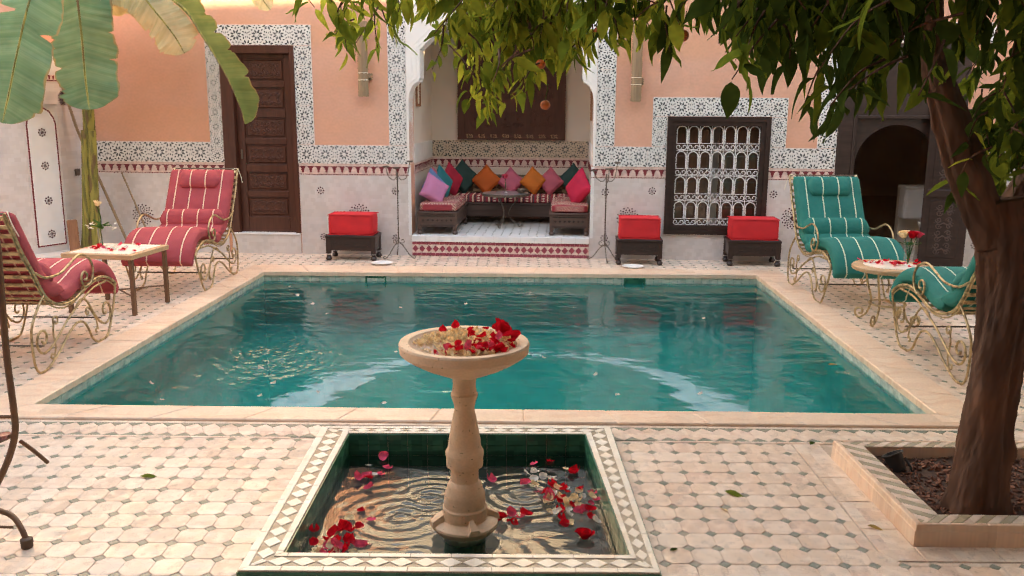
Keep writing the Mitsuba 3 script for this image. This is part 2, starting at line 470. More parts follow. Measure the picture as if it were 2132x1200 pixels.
def banana_col(c0, c1, c2):
    def fn(p, n, uv):
        s = dr.abs(uv.x)
        vein = 0.6 * noise((uv.y - s * 0.05) * 48, 0.3) + 0.4 * noise((uv.y - s * 0.05) * 130, 0.7)
        c = mix(mi.Color3f(*c0), mi.Color3f(*c1), vein)
        c = mix(c, mi.Color3f(*c2), smoothstep(0.955, 1.02, s + 0.07 * noise(uv.y * 30, 2.0)))
        c = mix(c, mi.Color3f(0.42, 0.44, 0.16), 1 - smoothstep(0.02, 0.05, s))
        return c * (0.75 + 0.5 * fbm(uv.x * 2, uv.y * 7, 1.0, 3))
    return proc(fn)


def banana_bump(p, n, uv):
    return 0.004 * noise((uv.y - dr.abs(uv.x) * 0.22) * 60, 0.3)


scene['banana_green'] = {'type': 'principledthin', 'base_color': banana_col((0.115, 0.235, 0.125), (0.23, 0.35, 0.215), (0.33, 0.27, 0.13)), 'roughness': 0.4, 'diff_trans': 0.7, 'eta': 1.4}
scene['banana_pale'] = {'type': 'principledthin', 'base_color': banana_col((0.42, 0.42, 0.24), (0.60, 0.56, 0.36), (0.55, 0.42, 0.22)), 'roughness': 0.5, 'diff_trans': 0.9, 'eta': 1.4}
scene['banana_folded'] = {'type': 'principledthin', 'base_color': banana_col((0.15, 0.19, 0.055), (0.25, 0.28, 0.09), (0.34, 0.24, 0.09)), 'roughness': 0.45, 'diff_trans': 0.7, 'eta': 1.4}
material('banana_stem', pr(proc(lambda p, n, uv: mix(mix(mi.Color3f(0.10, 0.105, 0.022), mi.Color3f(0.30, 0.27, 0.055), smoothstep(0.3, 0.7, fbm(p.x * 55, p.y * 55, p.z * 3.0, 4))),
                                                        mi.Color3f(0.13, 0.075, 0.035), 0.8 * smoothstep(0.56, 0.66, fbm(p.x * 20, p.y * 20, p.z * 4.0 + 3, 4)))), 0.5))
material('orange_peel', pr(proc(lambda p, n, uv: mi.Color3f(0.50, 0.12, 0.02) * (0.8 + 0.4 * fbm(p.x * 30, p.y * 30, p.z * 30))), 0.4))


def petal_mat(name, c, t=0.6):
    scene[name] = {'type': 'principledthin', 'base_color': proc(lambda p, n, uv: mi.Color3f(*c) * (0.65 + 0.7 * noise(p.x * 70, p.y * 70, p.z * 70))), 'roughness': 0.45, 'diff_trans': t, 'eta': 1.35}


petal_mat('red_petal', (0.62, 0.012, 0.025))
petal_mat('pink_petal', (0.72, 0.10, 0.17))
petal_mat('cream_petal', (0.86, 0.70, 0.42))
petal_mat('white_petal', (0.78, 0.74, 0.64))
petal_mat('green_stalk', (0.07, 0.13, 0.03))
petal_mat('olive_skin', (0.17, 0.19, 0.03))
petal_mat('dry_leaf', (0.40, 0.26, 0.08))
material('porcelain', pr((0.82, 0.82, 0.80), 0.15))
material('ribbon', pr((0.75, 0.68, 0.52), 0.7))
material('slate_top', pr((0.16, 0.17, 0.165), 0.2))
material('rubber', pr((0.10, 0.06, 0.035), 0.7))
material('lamp_plastic', pr((0.03, 0.03, 0.03), 0.4))
material('board_wood', pr(wood((0.20, 0.09, 0.045), (0.32, 0.16, 0.08), 2), 0.5))
scene['water'] = {'type': 'dielectric', 'int_ior': 1.33, 'ext_ior': 1.0}
scene['glass'] = {'type': 'thindielectric', 'int_ior': 1.5}
scene['solid_glass'] = {'type': 'dielectric', 'int_ior': 1.5}
# ------------------------------------------------------------------ the setting: paving, pool, walls
WANG = math.atan2(-0.279, 5.139)
WM = mat(-2.335, 9.438, 0, rz=WANG)


def W(m): return xf(m, WM)


def wext(poly, d0, d1):
    """Extrude a polygon of the wall plane (u, z) from depth d0 to d1."""
    v, f = extrude(poly, d0, d1)
    return W((v[:, [0, 2, 1]], f[:, ::-1]))


def wprism(poly, front, back, c=0.0):
    """Convex piece on the wall plane, its face towards the court at depth 'front' (< back), chamfered."""
    v, f = prism(poly, -back, -front, c)
    v = v[:, [0, 2, 1]]; v[:, 1] *= -1
    return W((v, f))


def wxy(u, d, z=0.0):
    return (WM @ np.array([u, d, z, 1.0]))[:3]


POOL_IN = np.array([(-2.56, 4.426), (2.19, 4.400), (2.285, 8.350), (-2.435, 8.335)])
POOL_OUT = np.array([(-2.80, 4.235), (2.40, 4.225), (2.555, 8.585), (-2.625, 8.70)])
BAS_OUT = np.array([(-0.927, 2.708), (0.483, 2.721), (0.453, 4.109), (-0.944, 4.073)])
BAS_IN = np.array([(-0.806, 2.832), (0.396, 2.839), (0.329, 4.008), (-0.801, 3.992)])
PL_OUT = np.array([(1.448, 2.99), (2.75, 2.98), (2.75, 3.83), (1.433, 3.82)])
PL_IN = np.array([(1.565, 3.075), (2.65, 3.07), (2.65, 3.745), (1.547, 3.745)])
STRIP = np.array([(-3.4, 4.008), (2.40, 3.990), (2.40, 4.222), (-3.4, 4.232)])
WFRONT = [tuple(wxy(u, 0)[:2]) for u in (9.0, -4.2)]
LOT = Polygon([(-6.0, -6.4), (6.2, -6.4), WFRONT[0], WFRONT[1]])
hole = unary_union([Polygon(POOL_OUT), Polygon(BAS_OUT), Polygon(PL_OUT)])

lab('courtyard_floor', 'pale marble octagon paving with small green-grey dots round the pool', 'floor', kind='structure')
scene['courtyard_floor'] = mikit.ply(sheet(LOT.difference(unary_union([Polygon(POOL_IN), Polygon(BAS_IN), Polygon(PL_IN)])), -0.004), 'grout')

# octagon tiles and dots
cut = 0.0235
OCT = [(-OX / 2 + cut, -OY / 2), (OX / 2 - cut, -OY / 2), (OX / 2, -OY / 2 + cut), (OX / 2, OY / 2 - cut), (OX / 2 - cut, OY / 2), (-OX / 2 + cut, OY / 2), (-OX / 2, OY / 2 - cut), (-OX / 2, -OY / 2 + cut)]
OCT = np.array(OCT) * 0.989
DOT = np.array([(0, -cut), (cut, 0), (0, cut), (-cut, 0)]) * 0.90
o_full, d_full = prism(OCT, -0.02, 0.0, 0.0012), prism(DOT, -0.02, -0.0004, 0.0009)
o_ply, d_ply = mikit.ply(o_full, 'octagon_marble'), mikit.ply(d_full, 'cabochon_stone')
paved = LOT.difference(unary_union([hole, Polygon(STRIP), Polygon([(1.30, 2.87), (3, 2.87), (3, 4.0), (1.30, 4.0)])])).intersection(sbox(-5.9, 1.4, 5.9, 9.9)).buffer(-0.004)
inner = paved.buffer(-0.075)
shapely.prepare(paved); shapely.prepare(inner)
ofield, dfield, okeep, dkeep = [], [], [], []


def infront(x, y):
    q = np.array([x, y, 0]) - EYE
    z = q @ FWD
    if z < 0.3: return False
    a, b = (q @ RGT) / z, (q @ UPC) / z
    return abs(a) < 0.60 and abs(b) < 0.345


for i in range(-57, 58):
    for j in range(12, 85):
        x, y = (i + 0.5) * OX, (j + 0.5) * OY
        jx, jy, jr = rng.normal(0, 0.0006), rng.normal(0, 0.0006), rng.normal(0, 0.008)
        c = Point(x, y)
        if not paved.buffer(0.06).contains(c) and not paved.contains(c): continue
        zt = rng.uniform(-0.0006, 0.0006)
        M = mat(x + jx, y + jy, zt, rz=jr)
        if inner.contains(c):
            if y < 4.02 and infront(x, y) and len(okeep) < 300: okeep.append(M)
            else: ofield.append(xf(o_full, M))
        else:
            g = Polygon(OCT + [x, y]).intersection(paved)
            for q in getattr(g, 'geoms', [g]):
                if q.area > 2e-4 and q.geom_type == 'Polygon': ofield.append(prism(np.array(q.exterior.coords)[:-1], -0.02, 0.0, 0.0008))
        x2, y2 = i * OX, j * OY
        c2 = Point(x2, y2)
        if paved.contains(c2):
            M = mat(x2 + jx, y2 - jy, zt, rz=jr * 3)
            if inner.contains(c2):
                if y2 < 4.02 and infront(x2, y2) and len(dkeep) < 300: dkeep.append(M)
                else: dfield.append(xf(d_full, M))
            else:
                g = Polygon(DOT + [x2, y2]).intersection(paved)
                for q in getattr(g, 'geoms', [g]):
                    if q.area > 1e-4 and q.geom_type == 'Polygon': dfield.append(prism(np.array(q.exterior.coords)[:-1], -0.02, -0.0004, 0.0006))
for M in okeep: add('courtyard_floor__octagon_tile', o_ply, None, tw=tw(M))
for M in dkeep: add('courtyard_floor__dot_tile', d_ply, None, tw=tw(M))
add('courtyard_floor__octagon_tiling', cat(*ofield), 'octagon_marble', stuff=True)
add('courtyard_floor__dot_tiling', cat(*dfield), 'cabochon_stone', stuff=True)

# parallelogram border between the near coping and the paving
yl = lambda x, t: np.interp(x, (-3.4, 2.4), (4.030, 4.012)) + t * np.interp(x, (-3.4, 2.4), (0.168, 0.172))
n = 0
for k in range(66):
    x = -3.38 + k * 0.0865
    hx = [(x - 0.0425, yl(x, 0.27)), (x, yl(x, 0.01)), (x + 0.0425, yl(x, 0.27)), (x + 0.0125, yl(x, 0.73)), (x - 0.030, yl(x, 0.99)), (x - 0.0725, yl(x, 0.73))]
    if Polygon(hx).intersects(Polygon(PL_OUT).buffer(0.002)): continue
    if x > -0.92 and x < 0.40: continue
    add('courtyard_floor__border_tile', prism(np.array(hx), -0.02, 0.0, 0.0012), 'octagon_marble')
    for tri in ([(x + 0.003, yl(x, 0.0)), (x + 0.0835, yl(x, 0.0)), (x + 0.0432, yl(x, 0.245))], [(x - 0.027, yl(x, 1.0)), (x + 0.0535, yl(x, 1.0)), (x + 0.0132, yl(x, 0.755))]):
        add('courtyard_floor__border_wedge', prism(tri, -0.02, -0.0005, 0.0006), 'cabochon_stone')
strips = []
for y0, y1 in ((-0.022, -0.004), (1.004, 1.02)):
    for k in range(20):
        x = -3.4 + k * 0.29
        if y0 < 0: q = [(x, yl(x, 0) - 0.020), (x + 0.287, yl(x, 0) - 0.020), (x + 0.287, yl(x, 0) - 0.002), (x, yl(x, 0) - 0.002)]
        else: q = [(x, yl(x, 1) + 0.003), (x + 0.287, yl(x, 1) + 0.003), (x + 0.287, yl(x, 1) + 0.026), (x, yl(x, 1) + 0.026)]
        if Polygon(q).intersects(Polygon(BAS_OUT)) or Polygon(q).intersects(Polygon(PL_OUT)): continue
        strips.append(prism(q, -0.02, 0.0, 0.001))
add('courtyard_floor__border_strip', cat(*strips), 'octagon_marble', stuff=True)
# plain slabs round the planter
for q in ([(1.305, 2.88), (1.44, 2.88), (1.44, 3.12), (1.305, 3.12)], [(1.305, 3.125), (1.44, 3.125), (1.44, 3.36), (1.305, 3.36)], [(1.305, 3.365), (1.438, 3.365), (1.434, 3.60), (1.305, 3.60)],
          [(1.305, 3.605), (1.434, 3.605), (1.430, 3.99), (1.305, 3.99)], [(1.445, 2.88), (1.72, 2.88), (1.72, 2.985), (1.445, 2.985)], [(1.725, 2.88), (2.0, 2.88), (2.0, 2.985), (1.725, 2.985)]):
    add('courtyard_floor__border_slab', prism(q, -0.02, 0.0, 0.0012), 'octagon_marble')

# swimming pool
lab('swimming_pool', 'teal tiled swimming pool with peach travertine coping in the courtyard', 'swimming pool')
ZW = -0.082


def lerp2(A, B, t): return np.asarray(A) * (1 - t) + np.asarray(B) * t


def quadpiece(o0, o1, i0, i1, t0, t1, w0, w1):
    P = lambda t, w: lerp2(lerp2(o0, o1, t), lerp2(i0, i1, t), w)
    return [P(t0, w0), P(t1, w0), P(t1, w1), P(t0, w1)]


for s, nst in ((0, 11), (1, 9), (2, 11), (3, 9)):
    e = (s + 1) % 4
    for k in range(nst):
        g = 0.0016 / nst
        q = quadpiece(POOL_OUT[s], POOL_OUT[e], POOL_IN[s], POOL_IN[e], (k + g * 4) / nst, (k + 1 - g * 4) / nst, 0.008, 1.06)
        add('swimming_pool__coping_stone', prism(q, -0.030, 0.010 + rng.uniform(-0.0006, 0.0006), 0.006), 'travertine')
walls, wl = [], []
for s in range(4):
    e = (s + 1) % 4
    a, b = POOL_IN[s], POOL_IN[e]
    walls.append((np.array([[*a, -2.35], [*b, -2.35], [*b, -0.03], [*a, -0.03]]), np.array([[3, 2, 1, 0]])))
    L = np.linalg.norm(b - a); nt = int(L / 0.075); d = (b - a) / L; nn = np.array([-d[1], d[0]])
    for k in range(nt):
        for r in range(1):
            p0, p1 = a + d * (k * L / nt + 0.0015), a + d * ((k + 1) * L / nt - 0.0015)
            q = [p0, p1, p1 + nn * 0.004, p0 + nn * 0.004]
            wl.append(prism(q, -0.030 - (r + 1) * 0.074, -0.033 - r * 0.074))
add('swimming_pool__tiled_wall', cat(*walls), 'pool_tile')
add('swimming_pool__waterline_tiles', cat(*wl), 'waterline_tile', stuff=True)
pool_z = lambda y: -0.85 - 0.22 * (np.asarray(y) - 4.4)
add('swimming_pool__tiled_floor', (np.array([[*p, pool_z(p[1])] for p in POOL_IN]), np.array([[0, 1, 2, 3]])), 'pool_tile')
# pale blue band drawn just over the pool floor, a rounded arch in plan
arc = [(-1.62, 4.5), (-1.58, 5.1), (-1.45, 6.0), (-1.05, 6.85), (-0.4, 7.25), (0.2, 7.28), (0.75, 7.1), (1.15, 6.6), (1.36, 5.8), (1.46, 5.1), (1.50, 4.5)]
ap = spline(arc, 14)
ah = np.interp(np.linspace(0, 1, len(ap)), [0, 0.22, 0.36, 0.5, 0.64, 0.78, 1], [0.17, 0.16, 0.08, 0.055, 0.07, 0.17, 0.15]) * (0.8 + 0.4 * meshkit.noise(np.c_[ap * 3.0, ap[:, :1] * 0], 4))
band = unary_union([LineString(ap[i:i + 2]).buffer(ah[i]) for i in range(len(ap) - 1)]).intersection(Polygon(POOL_IN).buffer(-0.01))
v, f = sheet(shapely.segmentize(band, 0.1), 0)
v[:, 2] = pool_z(v[:, 1]) + 0.012
add('swimming_pool__mosaic_band', (v, f), 'pale_blue')
for x in (-1.36, 1.112):
    sk = [cbox(x - 0.10, x + 0.10, 8.325, 8.352, -0.040, -0.030, 0.002), cbox(x - 0.10, x - 0.085, 8.325, 8.352, -0.14, -0.04, 0.002), cbox(x + 0.085, x + 0.10, 8.325, 8.352, -0.14, -0.04, 0.002)]
    k = add('swimming_pool__skimmer', cat(*sk), 'green_zellige')
    add(k + '__flap', xf(cbox(-0.083, 0.083, 0, 0.004, -0.10, 0, 0.001), mat(x, 8.333, -0.041, rx=0.12)), 'green_zellige')


def water_grid(quad, res, height, zero):
    nx = int(np.linalg.norm(quad[1] - quad[0]) / res); ny = int(np.linalg.norm(quad[3] - quad[0]) / res)
    s, t = np.meshgrid(np.linspace(0, 1, nx), np.linspace(0, 1, ny), indexing='ij')
    P = ((1 - s) * (1 - t))[..., None] * quad[0] + (s * (1 - t))[..., None] * quad[1] + (s * t)[..., None] * quad[2] + ((1 - s) * t)[..., None] * quad[3]
    z = zero + height(P[..., 0], P[..., 1])
    return grid_mesh(np.concatenate([P, z[..., None]], -1))


def pool_waves(x, y):
    p = np.stack([x * 3.0 + 0.9 * meshkit.noise(np.stack([x, y, x * 0], -1) * 1.5, 2), y * 8.0, 0 * x], -1)
    h = 0.0095 * (meshkit.fbm(p, 3, 1) - 0.5)
    p2 = np.stack([x * 11 + y * 2, y * 24, 0 * x], -1)
    calm = 0.35 + 0.9 * meshkit.noise(np.stack([x * 0.9, y * 0.9, 0 * x], -1), 9)
    h = h + 0.0042 * (meshkit.fbm(p2, 2, 4) - 0.5) * calm
    for (cx, cy, a, w, lam) in ((-1.62, 5.55, 0.0110, 0.42, 0.055), (-1.35, 6.35, 0.0040, 0.50, 0.07), (1.22, 5.28, 0.0034, 0.22, 0.05)):
        d = np.hypot(x - cx, (y - cy))
        chop = meshkit.fbm(np.stack([x * 26, y * 26, 0 * x], -1), 2, 6) - 0.5
        h = h + a * np.exp(-(d / w) ** 2) * (0.10 * np.sin(d * 2 * np.pi / lam) + 2.0 * chop)
    return h


lab('pool_water', 'rippled teal water filling the swimming pool', 'water', kind='structure')
v, f = water_grid(POOL_IN, 0.0085, pool_waves, ZW)
scene['pool_water'] = mikit.ply((v, f), 'water', smooth=True)

# sunken fountain basin
lab('fountain_basin', 'square sunken basin with green tiles inside and a raised diamond mosaic rim', 'fountain basin')
ring = Polygon(BAS_OUT).difference(Polygon(BAS_IN))
add('fountain_basin__rim', extrude(ring, -0.02, 0.0315), 'taupe_tile')
add('fountain_basin__outer_edge', extrude(Polygon(BAS_OUT).buffer(0.004, join_style=2).difference(Polygon(BAS_OUT)), -0.02, 0.027), 'green_zellige')


def frame_side(OUT, INN, s):
    """Side s of a picture-frame shaped rim: a map (distance along, fraction across) -> point, the side's length and its mitred outline."""
    e = (s + 1) % 4
    o0, o1, i0, i1 = OUT[s], OUT[e], INN[s], INN[e]
    L = np.linalg.norm(o1 - o0); d = (o1 - o0) / L; nn = np.array([-d[1], d[0]])
    a0, a1 = (i0 - o0) @ d, (i1 - o0) @ d; w0, w1 = (i0 - o0) @ nn, (i1 - o0) @ nn
    wid = lambda t: w0 + (w1 - w0) * (t - a0) / (a1 - a0)
    return (lambda t, w: o0 + d * t + nn * wid(t) * w), L, Polygon([o0, o1, i1, i0])


def rim_piece(key, P, pts, mit, z0, z1, c, m):
    g = Polygon([P(t, w) for t, w in pts]).intersection(mit.buffer(-0.0005))
    for q in getattr(g, 'geoms', [g]):
        if q.geom_type == 'Polygon' and q.area > 4e-5: add(key, prism(np.array(q.exterior.coords)[:-1], z0, z1, c), m)


for s in range(4):
    P, L, mit = frame_side(BAS_OUT, BAS_IN, s)
    nd = round(L / 0.082); pd = L / nd
    for k in range(nd):
        rim_piece('fountain_basin__diamond_tile', P, [((k + 0.02) * pd, 0.515), ((k + 0.5) * pd, 0.26), ((k + 0.98) * pd, 0.515), ((k + 0.5) * pd, 0.77)], mit, 0.02, 0.0345 + rng.uniform(-3e-4, 3e-4), 0.0008, 'cream_tile')
    nb = 10; pb = L / nb
    for w0, w1 in ((0.0, 0.24), (0.79, 1.0)):
        for k in range(nb): rim_piece('fountain_basin__rim_tile', P, [(k * pb + .001, w0), ((k + 1) * pb - .001, w0), ((k + 1) * pb - .001, w1), (k * pb + .001, w1)], mit, 0.02, 0.035 + rng.uniform(-3e-4, 3e-4), 0.001, 'cream_tile')
bw, bt = [], []
for s in range(4):
    e = (s + 1) % 4
    a, b = BAS_IN[s], BAS_IN[e]
    L = np.linalg.norm(b - a); d = (b - a) / L; nn = np.array([-d[1], d[0]])
    bw.append((np.array([[*a, -0.27], [*b, -0.27], [*b, 0.032], [*a, 0.032]]), np.array([[3, 2, 1, 0]])))
    nt = 12
    for k in range(nt):
        for r in range(5):
            p0, p1 = a + d * (k * L / nt + 0.0012), a + d * ((k + 1) * L / nt - 0.0012)
            o = 0.007 if r == 0 else 0.004
            q = [p0, p1, p1 + nn * o, p0 + nn * o]
            bt.append(prism(q, 0.030 - (r + 1) * 0.055 + 0.0024, 0.030 - r * 0.055, 0.0006))
add('fountain_basin__wall', cat(*bw), 'grout')
for m in bt: add('fountain_basin__green_tile', m, 'green_zellige')
add('fountain_basin__basin_floor', (np.array([[*p, -0.24] for p in BAS_IN]), np.array([[0, 1, 2, 3]])), 'fountain_floor')
ZF = -0.056


def fountain_waves(x, y):
    N = lambda f, s: meshkit.noise(np.stack([x * f, y * f, 0 * x], -1), s) - 0.5
    h = 0.0016 * (meshkit.fbm(np.stack([x * 10, y * 16, 0 * x], -1), 3, 1) - 0.5)
    for i, (cx, cy, a, lam, w) in enumerate(((-0.46, 3.30, 0.0019, 0.060, 0.30), (-0.36, 3.50, 0.0017, 0.046, 0.18), (0.03, 3.52, 0.0022, 0.050, 0.20), (-0.15, 2.98, 0.0012, 0.070, 0.26), (-0.30, 3.12, 0.0008, 0.085, 0.4))):
        d = np.hypot(x - cx, (y - cy) * 1.05) + 0.012 * N(9, 20 + i) + 0.004 * N(24, 30 + i)
        gate = np.clip(0.85 + 1.3 * N(5, 40 + i), 0.35, 1.5)
        h = h + a * gate * np.sin(2 * np.pi * d / (lam * (1 + 0.6 * d))) * np.exp(-(d / w) ** 2)
        h = h + 2.6 * a * np.exp(-(d / 0.07) ** 2) * N(48, 8)
    return h


lab('fountain_water', 'clear water with ring ripples in the sunken fountain basin', 'water', kind='structure')
scene['fountain_water'] = mikit.ply(water_grid(BAS_IN, 0.005, fountain_waves, ZF), 'water', smooth=True)

# planter bed
lab('tree_planter', 'low square tiled planter wall round the orange tree', 'planter')
bev = 0.012
add('tree_planter__planter_wall', extrude(Polygon(PL_OUT).difference(Polygon(PL_IN)), -0.05, 0.0815), 'travertine')
for s in range(4):
    P, L, mit = frame_side(PL_OUT, PL_IN, s)
    nd = round(L / 0.088); pd = L / nd
    for k in range(-1, nd + 1):
        for a0, a1, m in ((0.02, 0.49, 'octagon_marble'), (0.51, 0.98, 'ochre_tile')):
            rim_piece('tree_planter__cap_tile', P, [((k + a0) * pd, 0.21), ((k + a1) * pd, 0.21), ((k + a1 + 0.8) * pd, 0.98), ((k + a0 + 0.8) * pd, 0.98)], mit, 0.07, 0.0855 - 0.0003 * (m == 'ochre_tile'), 0.001, m)
    for k in range(5):
        rim_piece('tree_planter__edge_tile', P, [((k + 0.006) * L / 5, 0), ((k + 0.994) * L / 5, 0), ((k + 0.994) * L / 5, 0.19), ((k + 0.006) * L / 5, 0.19)], mit.buffer(0.001), 0.06, 0.0865, 0.004, 'travertine')
        add('tree_planter__side_tile', prism([P((k + 0.006) * L / 5, -0.03), P((k + 0.994) * L / 5, -0.03), P((k + 0.994) * L / 5, 0.02), P((k + 0.006) * L / 5, 0.02)], -0.01, 0.060, 0.002), 'travertine')
lab('planter_soil', 'dark soil inside the tree planter', 'soil', kind='structure')
S0, S1 = np.meshgrid(np.linspace(1.55, 2.66, 60), np.linspace(3.07, 3.75, 40), indexing='ij')
SZ = 0.02 + 0.035 * meshkit.fbm(np.stack([S0 * 5, S1 * 5, 0 * S0], -1), 4, 2)
scene['planter_soil'] = mikit.ply(grid_mesh(np.stack([S0, S1, SZ], -1)), 'soil', smooth=True)
chips = []
for _ in range(1500):
    x, y = rng.uniform(1.57, 2.6), rng.uniform(3.09, 3.73)
    z = 0.02 + 0.035 * float(meshkit.fbm(np.array([[x * 5, y * 5, 0]]), 4, 2)[0])
    chips.append(xf(box(-0.011, 0.011, -0.005, 0.005, -0.002, 0.003), mat(x, y, z + 0.004, rz=rng.uniform(0, 6.3), ry=rng.normal(0, 0.5), rx=rng.normal(0, 0.5), s=rng.uniform(0.5, 1.3))))
scene['bark_mulch'] = mikit.ply(cat(*chips), 'bark_chip')
lab('bark_mulch', 'reddish bark chips scattered over the planter soil', 'mulch', kind='stuff')

# ------------------------------------------------------------------ the far wall
lab('courtyard_wall', 'salmon plaster courtyard wall with carved tile bands, grey mosaic dado and a seating alcove', 'wall')
WTOP = 4.6
wall = sbox(-4.6, 0, 9.2, WTOP)
openings = unary_union([sbox(-0.72, 0.0, -0.03, 2.12), sbox(1.19, 0.0, 3.10, 2.95), sbox(3.90, 0.30, 4.85, 1.44), sbox(5.60, -0.1, 6.78, 2.16)])
scene['courtyard_wall'] = mikit.ply(wext(wall.difference(openings).intersection(sbox(-9, -1, 20, 3.15)), 0.0, 0.30), 'pink_plaster')
add('courtyard_wall__upper_storey', wext(sbox(-4.6, 3.15, 9.2, WTOP), -0.004, 0.30), 'cream_plaster')


def rect(u0, u1, z0, z1): return sbox(u0, z0, u1, z1)


# dado: mosaic up to 0.86
dado = unary_union([rect(-2.53, -0.785, 0, 0.845), rect(0.012, 1.205, 0, 0.845), rect(3.085, 3.853, 0, 0.845), rect(3.853, 4.892, 0, 0.27), rect(4.892, 5.56, 0, 0.845), rect(6.80, 8.6, 0, 1.2)])
for g in dado.geoms if hasattr(dado, 'geoms') else [dado]:
    add('courtyard_wall__mosaic_dado', wext(g, -0.006, 0.0), 'dado_mosaic')
# frieze with hanging stepped teeth
MER = np.array([(-0.36, 0), (0.36, 0), (0.16, -0.42), (0.21, -0.52), (0.09, -0.66), (0.13, -0.76), (0.10, -1), (-0.10, -1), (-0.13, -0.76), (-0.09, -0.66), (-0.21, -0.52), (-0.16, -0.42)])


def frieze(parent, u0, u1, conv=wext, z0=0.845, base='rose_tile', d=0.0):
    add(parent + '__frieze_strip', conv(rect(u0, u1, z0, 0.958), d - 0.008, d), base)
    add(parent + '__frieze_line', cat(conv(rect(u0, u1, z0 + 0.004, z0 + 0.010), d - 0.0105, d - 0.004), conv(rect(u0, u1, 0.932, 0.937), d - 0.0105, d - 0.004)), 'maroon_tile')
    nn = max(1, round((u1 - u0) / 0.0872)); p = (u1 - u0) / nn
    for k in range(nn):
        q = MER * [p, 0.062] + [u0 + (k + 0.5) * p, 0.933]
        add(parent + '__frieze_tooth', conv(Polygon(q), d - 0.0115, d - 0.004), 'maroon_tile')


for a, b in ((-2.50, -0.786), (0.012, 1.19), (3.09, 3.853), (4.893, 5.56)): frieze('courtyard_wall', a, b)


def star_petals():
    """Outlines of the dark cut-outs of one carved star tile on the unit square."""
    out = []

    def kite(cx, cz, a, r0, r1, w, k=0.45):
        c, s = math.cos(a), math.sin(a)
        pts = [(r0, 0), (r0 + (r1 - r0) * k, w), (r1, w * 0.35), (r1, -w * 0.35), (r0 + (r1 - r0) * k, -w)]
        return [(cx + c * x - s * y, cz + s * x + c * y) for x, y in pts]
    for k in range(8):
        out.append(kite(0, 0, (k + 0.5) * math.pi / 4, 0.075, 0.275, 0.050))
        out.append(kite(0, 0, k * math.pi / 4, 0.285, 0.40, 0.036))
    for sx in (-1, 1):
        for sz in (-1, 1):
            for a in (22.5, 67.5):
                out.append(kite(sx * 0.5, sz * 0.5, math.atan2(-sz * math.sin(math.radians(a)), -sx * math.cos(math.radians(a))), 0.07, 0.255, 0.046))
    for sx, sz in ((1, 0), (-1, 0), (0, 1), (0, -1)):
        for s in (-1, 1): out.append(kite(sx * 0.465 + sz * s * 0.11, sz * 0.465 + sx * s * 0.11, math.atan2(sx, sz) if True else 0, -0.05, 0.05, 0.024, 0.5))
    for k in range(8):
        a = (k + 0.5) * math.pi / 4
        out.append(kite(0.40 * math.cos(a), 0.40 * math.sin(a), a + math.pi / 2, -0.055, 0.055, 0.030, 0.5))
    return [np.array(q) for q in out]


STAR = star_petals()
fret = {}


def carved(parent, u0, u1, z0, z1, skip=None, m='carved_white', conv=wprism, d=0.0):
    """A band of square carved tiles, one row along its longer side."""
    w, h = u1 - u0, z1 - z0
    nu, nz = (max(1, round(w / h)), 1) if w > h else (1, max(1, round(h / w)))
    pu, pz = w / nu, h / nz
    for i in range(nu):
        for j in range(nz):
            cu, cz = u0 + (i + 0.5) * pu, z0 + (j + 0.5) * pz
            q = np.array([(-0.5, -0.5), (0.5, -0.5), (0.5, 0.5), (-0.5, 0.5)]) * [pu - 0.0016, pz - 0.0016] + [cu, cz]
            add(parent + '__carved_tile', conv(q, d - 0.010, d, 0.001), m)
            for s in STAR:
                fret.setdefault(parent, []).append(conv(s * [pu * 0.975, pz * 0.975] + [cu, cz], d - 0.0116, d - 0.006))


CW = 'courtyard_wall'
carved(CW, -2.50, -0.93, 0.962, 1.178)
carved(CW, -0.93, -0.786, 0.962, 2.165)
carved(CW, -0.93, 0.19, 2.168, 2.372)
carved(CW, 0.004, 0.190, 1.160, 2.165)
carved(CW, 0.004, 1.19, 0.962, 1.157)
carved(CW, 0.980, 1.168, 1.160, 2.90)
carved(CW, 3.128, 3.318, 1.172, 2.90)
carved(CW, 0.980, 3.318, 2.905, 3.10)
carved(CW, 3.10, 3.852, 0.962, 1.169)
carved(CW, 3.698, 3.852, 1.172, 1.475)
carved(CW, 3.698, 5.050, 1.478, 1.668)
carved(CW, 4.894, 5.050, 1.172, 1.475)
carved(CW, 4.894, 5.555, 0.962, 1.169)
carved(CW, 5.362, 5.555, 1.172, 2.20)
carved(CW, 5.362, 7.0, 2.205, 2.40)


def rosette(u, z, r, big=False, conv=wprism, parent=CW, d=0.0):
    ms = []
    n = 8

    def pet(a, r0, r1, w):
        c, s = math.cos(a), math.sin(a)
        pts = [(r0, 0), ((r0 + r1) / 2, w), (r1, 0), ((r0 + r1) / 2, -w)]
        return np.array([(u + c * x - s * y, z + s * x + c * y) for x, y in pts])
    rings = ((8, 0.08, 0.26, 0.07, 0), (8, 0.26, 0.44, 0.09, 0.5), (16, 0.46, 0.62, 0.07, 0), (16, 0.62, 0.82, 0.085, 0.5), (16, 0.82, 1.0, 0.09, 0)) if big else ((8, 0.55, 1.0, 0.23, 0), (8, 0.2, 0.42, 0.11, 0.5))
    for cnt, a0, a1, w, ph in rings:
        for k in range(cnt):
            ms.append(conv(pet((k + ph) * 2 * math.pi / cnt, a0 * r, a1 * r, w * r), d - 0.0075, d - 0.003))
    ms.append(conv(np.array([(u + 0.16 * r * math.cos(a), z + 0.16 * r * math.sin(a)) for a in np.arange(8) * math.pi / 4]), d - 0.0075, d - 0.003))
    add(parent + '__rosette_inlay', cat(*ms), 'dark_inlay')


